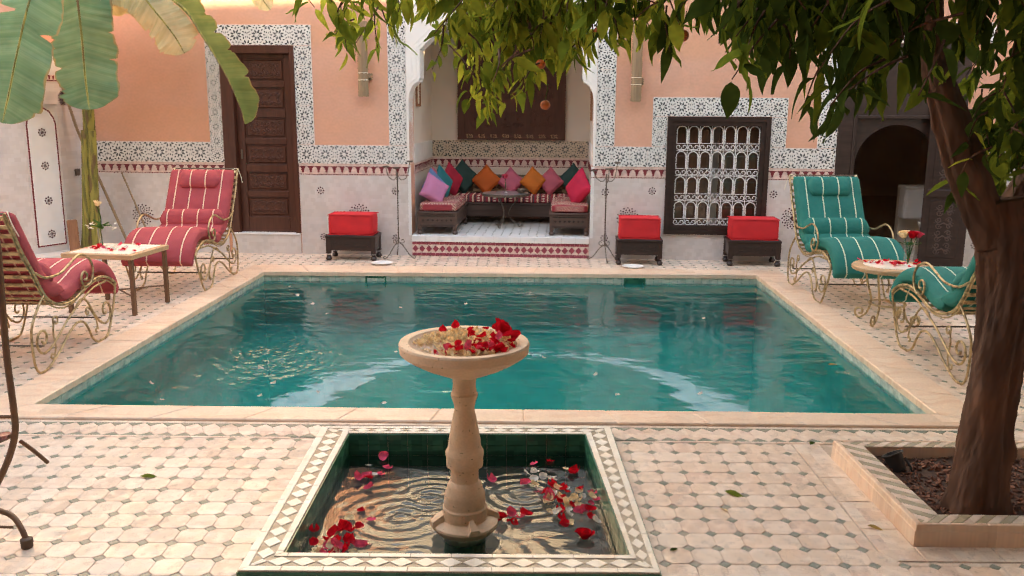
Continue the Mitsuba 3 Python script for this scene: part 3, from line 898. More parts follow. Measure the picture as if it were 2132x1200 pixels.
for u, z in ((0.236, 0.68), (1.035, 0.684), (0.254, 0.187), (1.034, 0.183), (3.238, 0.700), (3.722, 0.717), (3.241, 0.218), (4.96, 0.698), (-2.42, 0.719), (-2.40, 0.18), (7.02, 0.20), (7.0, 0.62), (7.3, 0.42)):
    rosette(u, z, 0.042)
for u, z in ((-1.723, 0.397), (0.644, 0.43), (3.478, 0.43), (5.17, 0.453)): rosette(u, z, 0.118, True)
add(CW + '__edge_trim', cat(wext(rect(1.172, 1.204, 0.217, 0.958), -0.009, -0.0065), wext(rect(3.087, 3.12, 0.217, 0.958), -0.009, -0.0065)), 'white_marble')

# alcove: arch, room, step
right = [(1.19, 0.217), (1.19, 1.64), (1.20, 1.70), (1.23, 1.765), (1.275, 1.805), (1.30, 1.812), (1.30, 1.838), (1.312, 1.845), (1.312, 2.13), (1.345, 2.16), (1.50, 2.31), (1.70, 2.50), (1.92, 2.66), (2.145, 2.78)]
arch_open = Polygon(right + [(2 * 2.145 - a, b) for a, b in right[-2::-1]])
arch = rect(1.1705, 3.1255, 0.962, 2.90).difference(arch_open)
add(CW + '__stucco_arch', wext(arch, -0.012, 0.26), 'white_stucco')
prof = []
for off in (0.035, 0.075):
    ln = LineString([(a, b) for a, b in right[1:]] + [(2 * 2.145 - a, b) for a, b in right[-2:0:-1]]).parallel_offset(off, 'left')
    for g in getattr(ln, 'geoms', [ln]):
        c = np.array(g.coords); c = c[(c[:, 0] > 1.18) & (c[:, 0] < 3.11)]
        if len(c) > 3:
            m = tube(np.c_[c[:, 0], np.full(len(c), -0.012), c[:, 1]], 0.006, 6)
            prof.append(W(m))
if prof: add(CW + '__arch_moulding', cat(*prof), 'white_stucco')
room = [W(box(1.11, 1.19, 0.30, 1.62, 0.1, 2.95)), W(box(3.10, 3.18, 0.30, 1.62, 0.1, 2.95)), W(box(1.19, 3.10, 1.55, 1.62, 0.1, 2.95)), W(box(1.11, 3.18, 0.30, 1.62, 2.95, 3.02))]
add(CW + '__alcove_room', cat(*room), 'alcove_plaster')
add(CW + '__alcove_floor', W(box(1.19, 3.10, -0.0, 1.55, 0.0, 0.212)), 'grout')
sq, dots = [], []
for i in range(20):
    for j in range(16):
        u, d = 1.192 + i * 0.0955, 0.075 + j * 0.0925
        sq.append(W(prism([(u + .001, d + .001), (u + .0935, d + .001), (u + .0935, d + .0905), (u + .001, d + .0905)], 0.205, 0.2165, 0.001)))
        dots.append(W(prism([(u, d - 0.012), (u + 0.012, d), (u, d + 0.012), (u - 0.012, d)], 0.210, 0.2171)))
add(CW + '__alcove_tiles', cat(*sq), 'white_marble', stuff=True)
add(CW + '__alcove_dots', cat(*dots), 'cabochon_stone', stuff=True)
k = add(CW + '__alcove_step', wext(rect(1.207, 3.083, 0.0, 0.21), -0.022, 0.0), 'rose_tile')
for i in range(13):
    a = 1.207 + i * 1.876 / 13
    add(k + '__nosing_tile', W(cbox(a + .001, a + 1.876 / 13 - .001, -0.040, 0.073, 0.155, 0.2175, 0.003)), 'white_marble')
rows = []
for z0, z1 in ((0.124, 0.152), (0.004, 0.034)):
    for i in range(38):
        a = 1.209 + i * 1.872 / 38
        rows.append(wprism([(a + .001, z0), (a + 1.872 / 38 - .001, z0), (a + 1.872 / 38 - .001, z1), (a + .001, z1)], -0.026, -0.02, 0.0008))
add(k + '__square_tiles', cat(*rows), 'maroon_bright', stuff=True)
for i in range(26):
    u = 1.207 + (i + 0.5) * 1.876 / 26
    add(k + '__diamond_tile', wprism([(u - 0.033, 0.079), (u, 0.042), (u + 0.033, 0.079), (u, 0.116)], -0.026, -0.02, 0.0008), 'maroon_bright')


def backw(poly, d0, d1): return wext(poly, 1.55 + d0, 1.55 + d1)


def backp(poly, front, back, c=0.0): return wprism(poly, 1.55 + front, 1.55 + back, c)


carved(CW, 1.192, 3.098, 0.966, 1.165, m='carved_cream', conv=backp)
frieze(CW, 1.192, 3.098, conv=backw)
for side, u in ((1, 1.19), (-1, 3.10)):
    def sidep(poly, front, back, c=0.0, u=u, side=side):
        v, f = prism(np.asarray(poly) * [side, 1], -back, -front, c)
        return W((np.c_[u + v[:, 2] * side, v[:, 0] * side, v[:, 1]], f if side > 0 else f[:, ::-1] if False else f))

    def sidew(poly, d0, d1, u=u, side=side):
        v, f = extrude(poly, -d1, -d0)
        return W((np.c_[u + v[:, 2] * side, v[:, 0], v[:, 1]], f if side > 0 else f[:, ::-1]))
    add(CW + '__alcove_ledge', sidew(rect(0.27, 1.54, 0.962, 1.165), -0.010, 0.0), 'carved_white')
    frieze(CW, 0.27, 1.54, conv=sidew)

for kk, ms in fret.items():
    add(kk + '__fretwork', cat(*ms), 'black_glaze', stuff=True)

# neighbouring sides of the courtyard, mostly outside the picture
lab('side_building', 'plain cream plastered house side closing the court beyond the banana plant', 'building')
scene['side_building'] = mikit.ply(cat(box(-6.4, -6.0, -1.0, 9.9, 0, 5.0)), 'cream_plaster')
lab('tree_side_building', 'plain cream plastered house side closing the court behind the orange tree', 'building')
scene['tree_side_building'] = mikit.ply(cat(box(4.95, 5.35, -1.0, 9.9, 0, 6.2)), 'cream_plaster')
lab('street_building', 'unseen salmon house front with open room behind the camera, shaped to shade the court', 'building')
scene['street_building'] = mikit.ply(cat(box(-12.0, 16.2, -1.6, -1.0, 3.0, 8.05), box(-12.0, -5.4, -1.6, -1.0, 0, 3.0), box(4.3, 16.2, -1.6, -1.0, 0, 3.0), box(-0.9, -0.55, -1.6, -1.0, 0, 3.0), box(-12, 16.2, -6.8, -6.4, 0, 3.3), box(-6.4, -6.0, -6.4, -1.0, 0, 3.3), box(5.0, 5.4, -6.4, -1.0, 0, 3.3)), 'pink_plaster')  # unseen: height sets the shadow edge, open room and salmon cut the bounce

lab('gallery_roof', 'unseen roof slab and beam added over the camera to cut sky light', 'roof')
scene['gallery_roof'] = mikit.ply(cat(box(-5.99, 4.99, -6.39, -1.61, 3.0, 3.3), box(-5.99, 4.94, -0.99, 1.5, 3.0, 3.3), box(-5.99, 4.94, 1.32, 1.5, 2.75, 3.0)), 'cream_plaster')  # unseen roof added to keep sky light off camera-facing sides
# pier in the corner, bed kerb
lab('corner_pier', 'chamfered corner pier with white arched mosaic panel beside the banana plant', 'pier')
LO = np.array([(-6.0, 8.30), (-5.15, 8.60), (-4.86, 8.80), (-4.68, 9.13), (-4.62, 9.60), (-6.0, 9.65)])
UP = np.array([(-6.0, 8.30), (-5.15, 8.60), (-4.70, 8.80), (-4.62, 9.60), (-6.0, 9.65)])
add('corner_pier__shaft', cat(extrude(Polygon(LO), 0.0, 1.56), extrude(Polygon(UP), 1.56, 1.80)), 'dado_mosaic')
add('corner_pier__plaster_top', extrude(Polygon(UP).buffer(-0.004), 2.03, 3.4), 'pink_plaster')
add('corner_pier__carved_band', extrude(Polygon(UP).buffer(0.004, join_style=2), 1.845, 2.03), 'carved_white')
add('corner_pier__frieze_strip', extrude(Polygon(UP).buffer(0.003, join_style=2), 1.78, 1.845), 'rose_tile')
a, b = LO[2], LO[3]
L = np.linalg.norm(b - a); ang = math.atan2(*(b - a)[::-1])
PMt = mat(a[0], a[1], 0, rz=ang)


def pface(M):
    def ext(poly, front, back):
        v, f = extrude(poly, front, back)
        return xf((v[:, [0, 2, 1]], f[:, ::-1]), M)

    def pri(poly, front, back, c=0.0):
        v, f = prism(poly, -back, -front, c)
        v = v[:, [0, 2, 1]]; v[:, 1] *= -1
        return xf((v, f), M)
    return ext, pri


pe, pp = pface(PMt)
half = [(L - 0.03, 0.14), (L - 0.03, 1.36), (L - 0.045, 1.42), (L - 0.09, 1.49), (L / 2, 1.545)]
outl = Polygon(half + [(L - x, z) for x, z in half[-2::-1]])
add('corner_pier__arched_panel', pe(outl.buffer(-0.012), -0.006, 0.002), 'white_marble')
add('corner_pier__panel_outline', pe(outl.difference(outl.buffer(-0.012)), -0.008, 0.002), 'maroon_tile')
for z in (0.26, 0.60, 0.95, 1.28): rosette(L / 2, z, 0.045, conv=pp, parent='corner_pier', d=-0.004)
a2 = UP[2]; b2 = UP[3]
qe, qp = pface(mat(a2[0], a2[1], 0, rz=math.atan2(*(b2 - a2)[::-1])))
teeth = []
for i in range(12):
    q = MER * [0.06, 0.04] + [0.04 + i * 0.063, 1.838]
    teeth.append(qe(Polygon(q), -0.006, 0.0))
add('corner_pier__frieze_teeth', cat(*teeth, qe(rect(0, 0.8, 1.785, 1.793), -0.006, 0)), 'maroon_tile', stuff=True)
rosette(0.42, 1.62, 0.075, True, conv=qp, parent='corner_pier', d=0.002)
add('corner_pier__junction_box', xf(cbox(-0.035, 0.035, -0.02, 0.0, -0.035, 0.035, 0.004), mat(-4.65, 9.36, 0.86, rz=math.radians(82))), 'dark_iron')
lab('bed_kerb', 'low pale stone kerb along the banana bed', 'kerb', kind='structure')
scene['bed_kerb'] = mikit.ply(extrude(Polygon([(-6.0, 8.10), (-5.2, 8.38), (-4.62, 8.62), (-4.12, 8.95), (-4.02, 9.52), (-6.0, 9.62)]), -0.01, 0.075), 'dado_mosaic')
# ------------------------------------------------------------------ door, window, lamps on the wall
def scrollwork(w, h, n, r=0.005):
    """Carved arabesque in the xz plane, centred: mirrored spirals on a wavy stem, as rounded relief."""
    ms = []
    for k in range(n):
        cx = -w / 2 + (k + 0.5) * w / n
        for sx in (-1, 1):
            for sz in (-1, 1):
                R = min(w / n, h) * 0.235
                p = spiral(cx + sx * w / n * 0.24, sz * h * 0.24, R, R * 0.15, math.pi / 2 * (2 - sx) * 1.0, math.pi / 2 * (2 - sx) + sx * sz * 8.2, 20)
                ms.append(tube(np.c_[p[:, 0], np.zeros(len(p)), p[:, 1]], r * 0.9, 5))
        ms.append(xf(lathe([(0.001, -0.003), (min(w / n, h) * 0.09, 0), (0.001, r * 1.3)], 10), mat(cx, 0, 0, rx=math.pi / 2)))
        for sz in (-1, 1):
            ms.append(tube([(cx, 0, 0), (cx + 0.02, 0, sz * h * 0.2), (cx - 0.01, 0, sz * h * 0.35), (cx, 0, sz * h * 0.46)], [r, r, r * 0.8, r * 0.4], 5))
    return cat(*ms)


t = thing('carved_door', 'tall brown carved wooden door with stacked panels behind the red lounger', 'door')
add(t + '__frame', W(cat(cbox(-0.785, -0.655, -0.022, 0.13, 0.22, 2.165, 0.006), cbox(-0.045, 0.006, -0.022, 0.13, 0.20, 2.165, 0.006), cbox(-0.655, -0.045, -0.022, 0.13, 2.085, 2.165, 0.006))), 'door_wood')
add(t + '__leaf', W(box(-0.66, -0.03, 0.075, 0.12, 0.222, 2.10)), 'door_wood')
zs = [(0.389, 0.598), (0.663, 0.863), (0.943, 1.157), (1.222, 1.437), (1.516, 1.746), (1.81, 2.04)]
add(t + '__stile', W(cbox(-0.655, -0.575, 0.050, 0.076, 0.224, 2.085, 0.004)), 'door_wood')
add(t + '__stile', W(cbox(-0.125, -0.045, 0.050, 0.076, 0.224, 2.085, 0.004)), 'door_wood')
zz = [0.224] + [z for p in zs for z in p] + [2.085]
for i in range(0, len(zz), 2): add(t + '__rail', W(cbox(-0.574, -0.126, 0.050, 0.076, zz[i], zz[i + 1], 0.004)), 'door_wood')
for i, (z0, z1) in enumerate(zs):
    k = add(t + '__panel', W(cbox(-0.555, -0.145, 0.060, 0.078, z0 + 0.018, z1 - 0.018, 0.008)), 'door_wood')
    add(k + '__carving', W(xf(scrollwork(0.36, z1 - z0 - 0.04, 3 if i % 2 else 4, 0.008), mat(-0.35, 0.060, (z0 + z1) / 2))), 'door_wood', smooth=True)
add(t + '__lock', W(cbox(-0.625, -0.605, 0.036, 0.052, 1.0, 1.10, 0.003)), 'dark_iron')
t = thing('door_step', 'pale mosaic step under the brown carved door', 'step')
add(t + '__riser', W(box(-0.74, 0.004, -0.03, 0.15, 0.0, 0.205)), 'dado_mosaic')
add(t + '__tread', W(cbox(-0.742, 0.006, -0.045, 0.15, 0.205, 0.222, 0.004)), 'white_marble')

t = thing('grille_window', 'dark framed window with white wrought iron arch grille', 'window')
fr = []
for a, b, c in ((-0.035, 0.030, 0.0), (-0.02, 0.10, 0.045)):
    o = rect(3.855 + c, 4.890 - c, 0.273 + c, 1.475 - c); i_ = rect(3.855 + c + 0.047, 4.890 - c - 0.047, 0.273 + c + 0.047, 1.475 - c - 0.047)
    fr.append(wext(o.difference(i_), a, b))
add(t + '__frame', cat(*fr), 'dark_wood')
U0, U1, Z0, Z1 = 3.945, 4.800, 0.360, 1.392
cw, ch = (U1 - U0) / 7, (Z1 - Z0) / 4
sh = add(t + '__shutter', W(cat(cbox(3.90, 4.335, 0.115, 0.14, 0.30, 1.44, 0.003))), 'shutter_wood')
sh2 = add(t + '__shutter', W(cat(cbox(4.41, 4.85, 0.115, 0.14, 0.30, 1.44, 0.003))), 'shutter_wood')
for k, a, b in ((sh, 3.92, 4.32), (sh2, 4.425, 4.84)):
    for z in (0.34, 0.60, 0.865, 1.14):
        add(k + '__panel', W(cbox(a + 0.03, b - 0.03, 0.100, 0.117, z, z + 0.215, 0.012)), 'shutter_wood')
add(t + '__dark_room', W(box(3.80, 4.95, 0.30, 0.9, 0.2, 1.5)), 'alcove_plaster')
add(t + '__pane', W((np.array([[3.90, 0.095, 0.30], [4.85, 0.095, 0.30], [4.85, 0.095, 1.44], [3.90, 0.095, 1.44]]), np.array([[0, 1, 2, 3]]))), 'glass')
GD = 0.03
bars = [W(tube([(u, GD, Z0), (u, GD, Z1)], 0.0042, 6)) for u in U0 + cw * np.arange(8)]
hb = [W(tube([(U0, GD, z), (U1, GD, z)], 0.0040, 6)) for z in [Z0 + ch * k for k in range(5)] + [Z0 + ch * k + 0.072 for k in range(4)]]
for m in bars: add(t + '__upright_bar', m, 'white_iron', smooth=True)
for m in hb: add(t + '__cross_bar', m, 'white_iron', smooth=True)
h0 = 0.074
ew = cw / 2 - 0.011
th = np.linspace(math.pi, 0, 13)
ar = np.vstack([[(-ew, 0, h0), (-ew, 0, h0 + 0.06)], np.c_[ew * np.cos(th), 0 * th, h0 + 0.122 + 0.052 * np.sin(th)], [(ew, 0, h0 + 0.06), (ew, 0, h0)]])
am = [tube(ar, 0.0054, 6)]
for s in (-1, 1):
    for z in (h0 + 0.008, h0 + 0.118): am.append(xf(lathe([(0.001, -0.007), (0.010, 0), (0.001, 0.007)], 8), mat(s * (cw / 2 - 0.008), 0, z)))
arch_ply = mikit.ply(cat(*am), 'white_iron', smooth=True)
sm = []
for s in (-1, 1):
    p = np.r_[[(0, 0.012)], spiral(s * cw * 0.235, 0.037, 0.027, 0.009, -math.pi / 2, -math.pi / 2 + s * 5.6, 22)]
    sm.append(tube(np.c_[p[:, 0], np.zeros(len(p)), p[:, 1]], 0.0048, 6))
sm.append(tube([(0, 0, 0.01), (0, 0, 0.032)], [0.004, 0.007], 6))
scroll_ply = mikit.ply(cat(*sm), 'white_iron', smooth=True)
for i in range(7):
    for j in range(4):
        M = tw(WM @ mat(U0 + (i + 0.5) * cw, GD - 0.006, Z0 + j * ch))
        add(t + '__grille_arch', arch_ply, None, tw=M)
        add(t + '__grille_scroll', scroll_ply, None, tw=M)

for u, z0, txt in ((0.745, 1.655, 'tube wall lamp with cord bands on the salmon panel left of the alcove'), (3.515, 1.622, 'tube wall lamp with cord bands on the salmon panel right of the alcove')):
    t = thing('wall_lamp', txt, 'wall lamp')
    add(t + '__tube', xf(cat(lathe([(0.050, 0), (0.053, 0.004), (0.052, 0.36), (0.055, 0.74), (0.050, 0.745)], 24), lathe([(0.046, 0.02), (0.050, 0)], 24)), WM @ mat(u, -0.105, z0)), 'bamboo_lamp', smooth=40)
    for z in (0.165, 0.235): add(t + '__band', xf(lathe([(0.0525, -0.004), (0.057, 0), (0.0525, 0.004)], 24), WM @ mat(u, -0.105, z0 + z)), 'cream_tile', smooth=True)
    add(t + '__bracket', W(cat(cbox(u + 0.02, u + 0.075, -0.05, 0.0, z0 + 0.165, z0 + 0.235, 0.004), cbox(u + 0.045, u + 0.07, -0.11, -0.05, z0 + 0.185, z0 + 0.215, 0.003))), 'bamboo_lamp')

# doorway to the washroom with its open leaf
t = thing('washroom_doorway', 'dark wooden doorway left open beside the green loungers', 'doorway')
add(t + '__frame', W(cat(cbox(5.558, 5.720, -0.03, 0.16, 0, 2.20, 0.005), cbox(6.62, 6.80, -0.03, 0.16, 0, 2.20, 0.005), cbox(5.72, 6.62, -0.028, 0.16, 1.50, 2.20, 0.005))), 'dark_wood')
add(t + '__moulding', W(cat(cbox(5.700, 5.735, -0.045, 0.0, 0, 1.50, 0.005), cbox(6.605, 6.64, -0.045, 0.0, 0, 1.50, 0.005), cbox(5.735, 6.605, -0.043, 0.0, 1.47, 1.505, 0.005))), 'dark_wood')
hs = rect(5.72, 6.62, 0.9, 1.50).difference(unary_union([Point(6.17, 1.0).buffer(0.41, 24), rect(5.76, 6.58, 0.8, 1.02)]))
add(t + '__arched_infill', wext(hs, 0.03, 0.08), 'dark_wood')
add(t + '__washroom', W(cat(box(4.0, 4.08, 1.7, 7.6, -0.2, 3.0), box(9.3, 9.38, 0.30, 7.6, -0.2, 3.0), box(4.0, 9.38, 7.6, 7.68, -0.2, 3.0), box(4.0, 9.38, 0.30, 7.68, 3.0, 3.08), box(5.3, 5.38, 0.30, 1.7, -0.2, 3.0), box(4.0, 5.38, 1.62, 1.7, -0.2, 3.0), box(6.62, 6.96, 1.06, 1.15, -0.05, 0.70))), 'alcove_plaster')
add(t + '__washroom_floor', W(cat(box(5.60, 6.78, 0.0, 0.30, -0.06, -0.002), box(4.0, 9.38, 0.295, 7.65, -0.06, -0.002))), 'grout')
t = thing('toilet_cistern', 'white ceramic cistern glimpsed inside the dark washroom', 'toilet cistern')
add(t + '__tank', W(cbox(6.60, 6.98, 0.85, 1.05, 0.36, 0.70, 0.02)), 'porcelain')
add(t + '__lid', W(cbox(6.585, 6.995, 0.835, 1.06, 0.70, 0.735, 0.010)), 'porcelain')
add(t + '__bowl', W(xf(lathe([(0.10, 0), (0.12, 0.15), (0.19, 0.33), (0.20, 0.36), (0.17, 0.36), (0.12, 0.2)], 24), mat(6.88, 0.62, 0))), 'porcelain', smooth=True)
t = thing('carved_door_leaf', 'dark open door leaf with carved vine panels beside the orange tree', 'door')
LM = mat(*wxy(6.44, -0.06)[:2], 0.01, rz=WANG - 0.40)
add(t + '__board', xf(cbox(0, 0.42, -0.02, 0.02, 0, 1.56, 0.004), LM), 'dark_wood')
for z0, z1 in ((0.08, 0.66), (0.80, 1.48)):
    k = add(t + '__panel', xf(cbox(0.07, 0.35, -0.030, -0.018, z0, z1, 0.006), LM), 'dark_wood')
    add(k + '__carving', xf(xf(scrollwork(z1 - z0 - 0.06, 0.20, 4, 0.007), mat(0, 0, 0, ry=math.pi / 2)), LM @ mat(0.21, -0.031, (z0 + z1) / 2)), 'sofa_wood', smooth=True)
add(t + '__rail', xf(cbox(0.03, 0.40, -0.040, -0.018, 0.69, 0.77, 0.008), LM), 'dark_wood')

# ------------------------------------------------------------------ inside the alcove
t = thing('carved_wall_panel', 'large dark carved wooden panel hanging above the alcove sofas', 'wall panel')
B = 1.52
add(t + '__board', W(cbox(1.525, 2.795, B - 0.01, B + 0.029, 1.185, 2.62, 0.004)), 'door_wood')
add(t + '__border', wext(rect(1.515, 2.805, 1.175, 2.63).difference(rect(1.60, 2.72, 1.26, 2.55)), B - 0.028, B + 0.02), 'door_wood')
for u in np.arange(1.66, 2.7, 0.145): add(t + '__border_carving', W(xf(scrollwork(0.12, 0.05, 1, 0.003), mat(u, B - 0.029, 1.218))), 'table_wood', smooth=True)
for i in range(3):
    for j in range(4): add(t + '__carving', W(xf(scrollwork(0.30, 0.26, 2, 0.006), mat(1.80 + i * 0.36, B - 0.011, 1.42 + j * 0.33))), 'door_wood', smooth=True)
for u, s, txt in ((1.19, 1, 'small framed picture on the alcove side wall above the lilac cushion'), (3.10, -1, 'small framed picture on the alcove side wall above the crimson cushion')):
    t = thing('picture_frame', txt, 'picture frame')
    z0 = 1.56 if s > 0 else 1.42
    A, Bq = (u + 0.001, u + 0.022) if s > 0 else (u - 0.022, u - 0.001)
    f4 = [W(cbox(A, Bq, 0.42, 0.45, z0, z0 + 0.33, 0.003)), W(cbox(A, Bq, 0.63, 0.66, z0, z0 + 0.33, 0.003)), W(cbox(A, Bq, 0.45, 0.63, z0, z0 + 0.03, 0.003)), W(cbox(A, Bq, 0.45, 0.63, z0 + 0.30, z0 + 0.33, 0.003))]
    add(t + '__frame', cat(*f4), 'board_wood')
    add(t + '__picture', W(box(min(u, u + s * 0.008), max(u, u + s * 0.008), 0.45, 0.63, z0 + 0.03, z0 + 0.30)), 'cream_tile')


def bun(x, y, z, r): return xf(lathe([(0.001, 0), (r * 0.7, 0.004), (r, r * 0.7), (r * 0.75, r * 1.3), (r * 0.55, r * 1.5), (r * 0.8, r * 1.8), (0.001, r * 1.85)], 14), mat(x, y, z))


def kilim_block(u0, u1, d0, d1, z0, z1, along_u):
    """A mattress: rounded box with uv running along its length."""
    n = 9
    m = trimesh.creation.box((1, 1, 1)).subdivide().subdivide().subdivide()
    v = np.array(m.vertices) * 2
    v = np.sign(v) * np.abs(v) / np.maximum(1e-9, (np.abs(v) ** 14).sum(1, keepdims=True)) ** (1 / 14.0) * np.abs(v).max(1, keepdims=True)
    v = v / 2 * [u1 - u0, d1 - d0, z1 - z0] + [(u0 + u1) / 2, (d0 + d1) / 2, (z0 + z1) / 2]
    v[:, 2] += 0.006 * (meshkit.noise(v * 9, 2) - 0.5)
    f = np.array(m.faces)
    uv = np.c_[v[:, 0] if along_u else v[:, 1], (v[:, 1] if along_u else v[:, 0]) + v[:, 2]]
    return W((v, f)), uv


FL = 0.217
for name, (u0, u1, d0, d1), txt, au in (('wood_sofa', (1.245, 1.685, 0.06, 1.05), 'carved wooden bench sofa with striped kilim mattress under the lilac cushion', False),
                                        ('wood_sofa', (2.655, 3.085, 0.10, 1.05), 'carved wooden bench sofa with striped kilim mattress under the crimson cushion', False),
                                        ('wood_sofa', (1.22, 3.08, 1.06, 1.50), 'long carved wooden bench sofa along the alcove back wall', True)):
    t = thing(name, txt, 'sofa')
    zt, zb = 0.462, 0.300
    add(t + '__seat_board', W(cbox(u0, u1, d0, d1, zt - 0.022, zt, 0.004)), 'sofa_wood')
    add(t + '__front_panel', W(cat(cbox(u0 + 0.02, u1 - 0.02, d0 + 0.012, d0 + 0.035, zb, zt - 0.022, 0.003))), 'sofa_wood')
    if not au:
        ins = u1 - 0.035 if u0 < 2 else u0 + 0.012
        add(t + '__side_panel', W(cbox(ins, ins + 0.023, d0 + 0.03, d1 - 0.02, zb, zt - 0.022, 0.003)), 'sofa_wood')
        add(t + '__lattice_carving', cat(*[W(xf(lathe([(0.014, 0), (0.009, 0.005), (0.001, 0.005)], 4), mat(u0 + 0.07 + i * (u1 - u0 - 0.14) / 6, d0 + 0.012, (zb + zt) / 2 - 0.01 + 0.0 * i, rx=math.pi / 2))) for i in range(7)],
                                         W(cbox(u0 + 0.03, u1 - 0.03, d0 + 0.006, d0 + 0.014, zb + 0.01, zb + 0.022, 0.002)), W(cbox(u0 + 0.03, u1 - 0.03, d0 + 0.006, d0 + 0.014, zt - 0.05, zt - 0.038, 0.002))), 'dark_wood')
    for x in (u0 + 0.03, u1 - 0.03):
        for y in (d0 + 0.03, d1 - 0.03):
            add(t + '__leg', W(cat(cbox(x - 0.022, x + 0.022, y - 0.022, y + 0.022, FL + 0.055, zt - 0.022, 0.003), bun(x, y, FL, 0.03))), 'sofa_wood')
    m, uv = kilim_block(u0 + 0.02, u1 - 0.015, d0 + 0.015, d1 - 0.005, zt, zt + 0.085, au)
    add(t + '__mattress', m, 'kilim', smooth=True, uv=uv)
    if au: add(t + '__back_cushion', kilim_block(u0 + 0.05, u1 - 0.05, 1.40, 1.535, zt + 0.085, 0.76, True)[0], 'beige_weave', smooth=True)

for (nm, u, d, z, s, th, yaw, roll, lean, txt) in (
        ('orange', 1.875, 1.33, 0.705, 0.275, 0.10, 0.0, 0.785, -0.20, 'orange red cushion standing on its corner left of the rose on the coffee table'),
        ('rose', 2.170, 1.34, 0.69, 0.255, 0.10, 0.05, 0.75, -0.22, 'dull pink cushion behind the rose on the coffee table'),
        ('amber', 2.440, 1.31, 0.700, 0.255, 0.10, 0.0, 0.70, -0.22, 'bright amber cushion between two pink cushions'),
        ('pink', 2.640, 1.33, 0.695, 0.26, 0.10, -0.08, 0.80, -0.2, 'pink cushion between the amber and the dark green cushion'),
        ('pine', 2.905, 1.33, 0.72, 0.29, 0.10, -0.25, 0.78, -0.2, 'dark green cushion in the alcove corner behind the crimson cushion'),
        ('pine', 1.600, 1.33, 0.735, 0.31, 0.11, 0.45, 0.78, -0.2, 'dark green cushion in the alcove corner behind the crimson and teal row'),
        ('crimson', 1.490, 1.12, 0.72, 0.31, 0.10, 1.05, 0.78, -0.2, 'dark crimson cushion in the row on the lilac cushion side'),
        ('teal', 1.415, 0.88, 0.705, 0.31, 0.09, 1.15, 0.78, -0.22, 'deep teal cushion behind the blue one on the side sofa'),
        ('pink', 1.345, 0.80, 0.71, 0.27, 0.08, 1.15, 0.80, -0.22, 'small pink cushion tip between the teal and blue cushions'),
        ('blue', 1.365, 0.56, 0.695, 0.30, 0.09, 1.0, 0.78, -0.25, 'slate blue cushion leaning behind the lilac cushion'),
        ('lilac', 1.395, 0.36, 0.665, 0.30, 0.12, 0.75, 0.62, -0.30, 'lilac pink cushion nearest the court on the side sofa'),
        ('peach', 2.955, 0.66, 0.68, 0.31, 0.09, -1.15, 0.78, -0.2, 'peach cushion half hidden behind the crimson red cushion'),
        ('crimson', 2.965, 0.46, 0.695, 0.34, 0.12, -0.95, 0.72, -0.25, 'bright crimson red cushion nearest the court against the alcove side')):
    t = thing('cushion', txt, 'cushion', 'square cushions on the alcove sofas')
    key = {'crimson': 'crimson_cloth'}.get(nm, nm + '_cloth')
    if nm == 'crimson' and u > 2: key = 'scarlet_rose'
    if key == 'scarlet_rose' and 'scarlet_rose' not in scene: cloth('scarlet_rose', (0.56, 0.02, 0.07))
    scene[t] = mikit.ply(xf(pillow(s, s, th), WM @ mat(u, d, z, rz=yaw) @ mat(rx=lean) @ mat(ry=roll)), key, smooth=True)

t = thing('coffee_table', 'round stone topped iron coffee table in the alcove', 'table')
cu, cd = 2.15, 0.72
add(t + '__top', xf(lathe([(0.001, 0), (0.24, 0), (0.262, 0.008), (0.265, 0.02), (0.258, 0.028), (0.001, 0.029)], 40), WM @ mat(cu, cd, 0.585)), 'slate_top', smooth=30)
add(t + '__rim', xf(lathe([(0.262, 0.0), (0.272, 0.004), (0.272, 0.024), (0.262, 0.028)], 40), WM @ mat(cu, cd, 0.582)), 'dark_iron', smooth=30)
for k in range(3):
    a = -math.pi / 2 - 0.35 + k * 2 * math.pi / 3
    p = np.r_[spline([(0.20, 0.585), (0.10, 0.50), (0.04, 0.40), (0.06, 0.32), (0.15, 0.25)], 5), spiral(0.165, 0.262, 0.035, 0.008, -2.0, 3.4, 16)]
    add(t + '__leg', xf(tube(np.c_[p[:, 0], np.zeros(len(p)), p[:, 1]], 0.0062, 6), WM @ mat(cu, cd, 0, rz=a)), 'dark_iron', smooth=True)

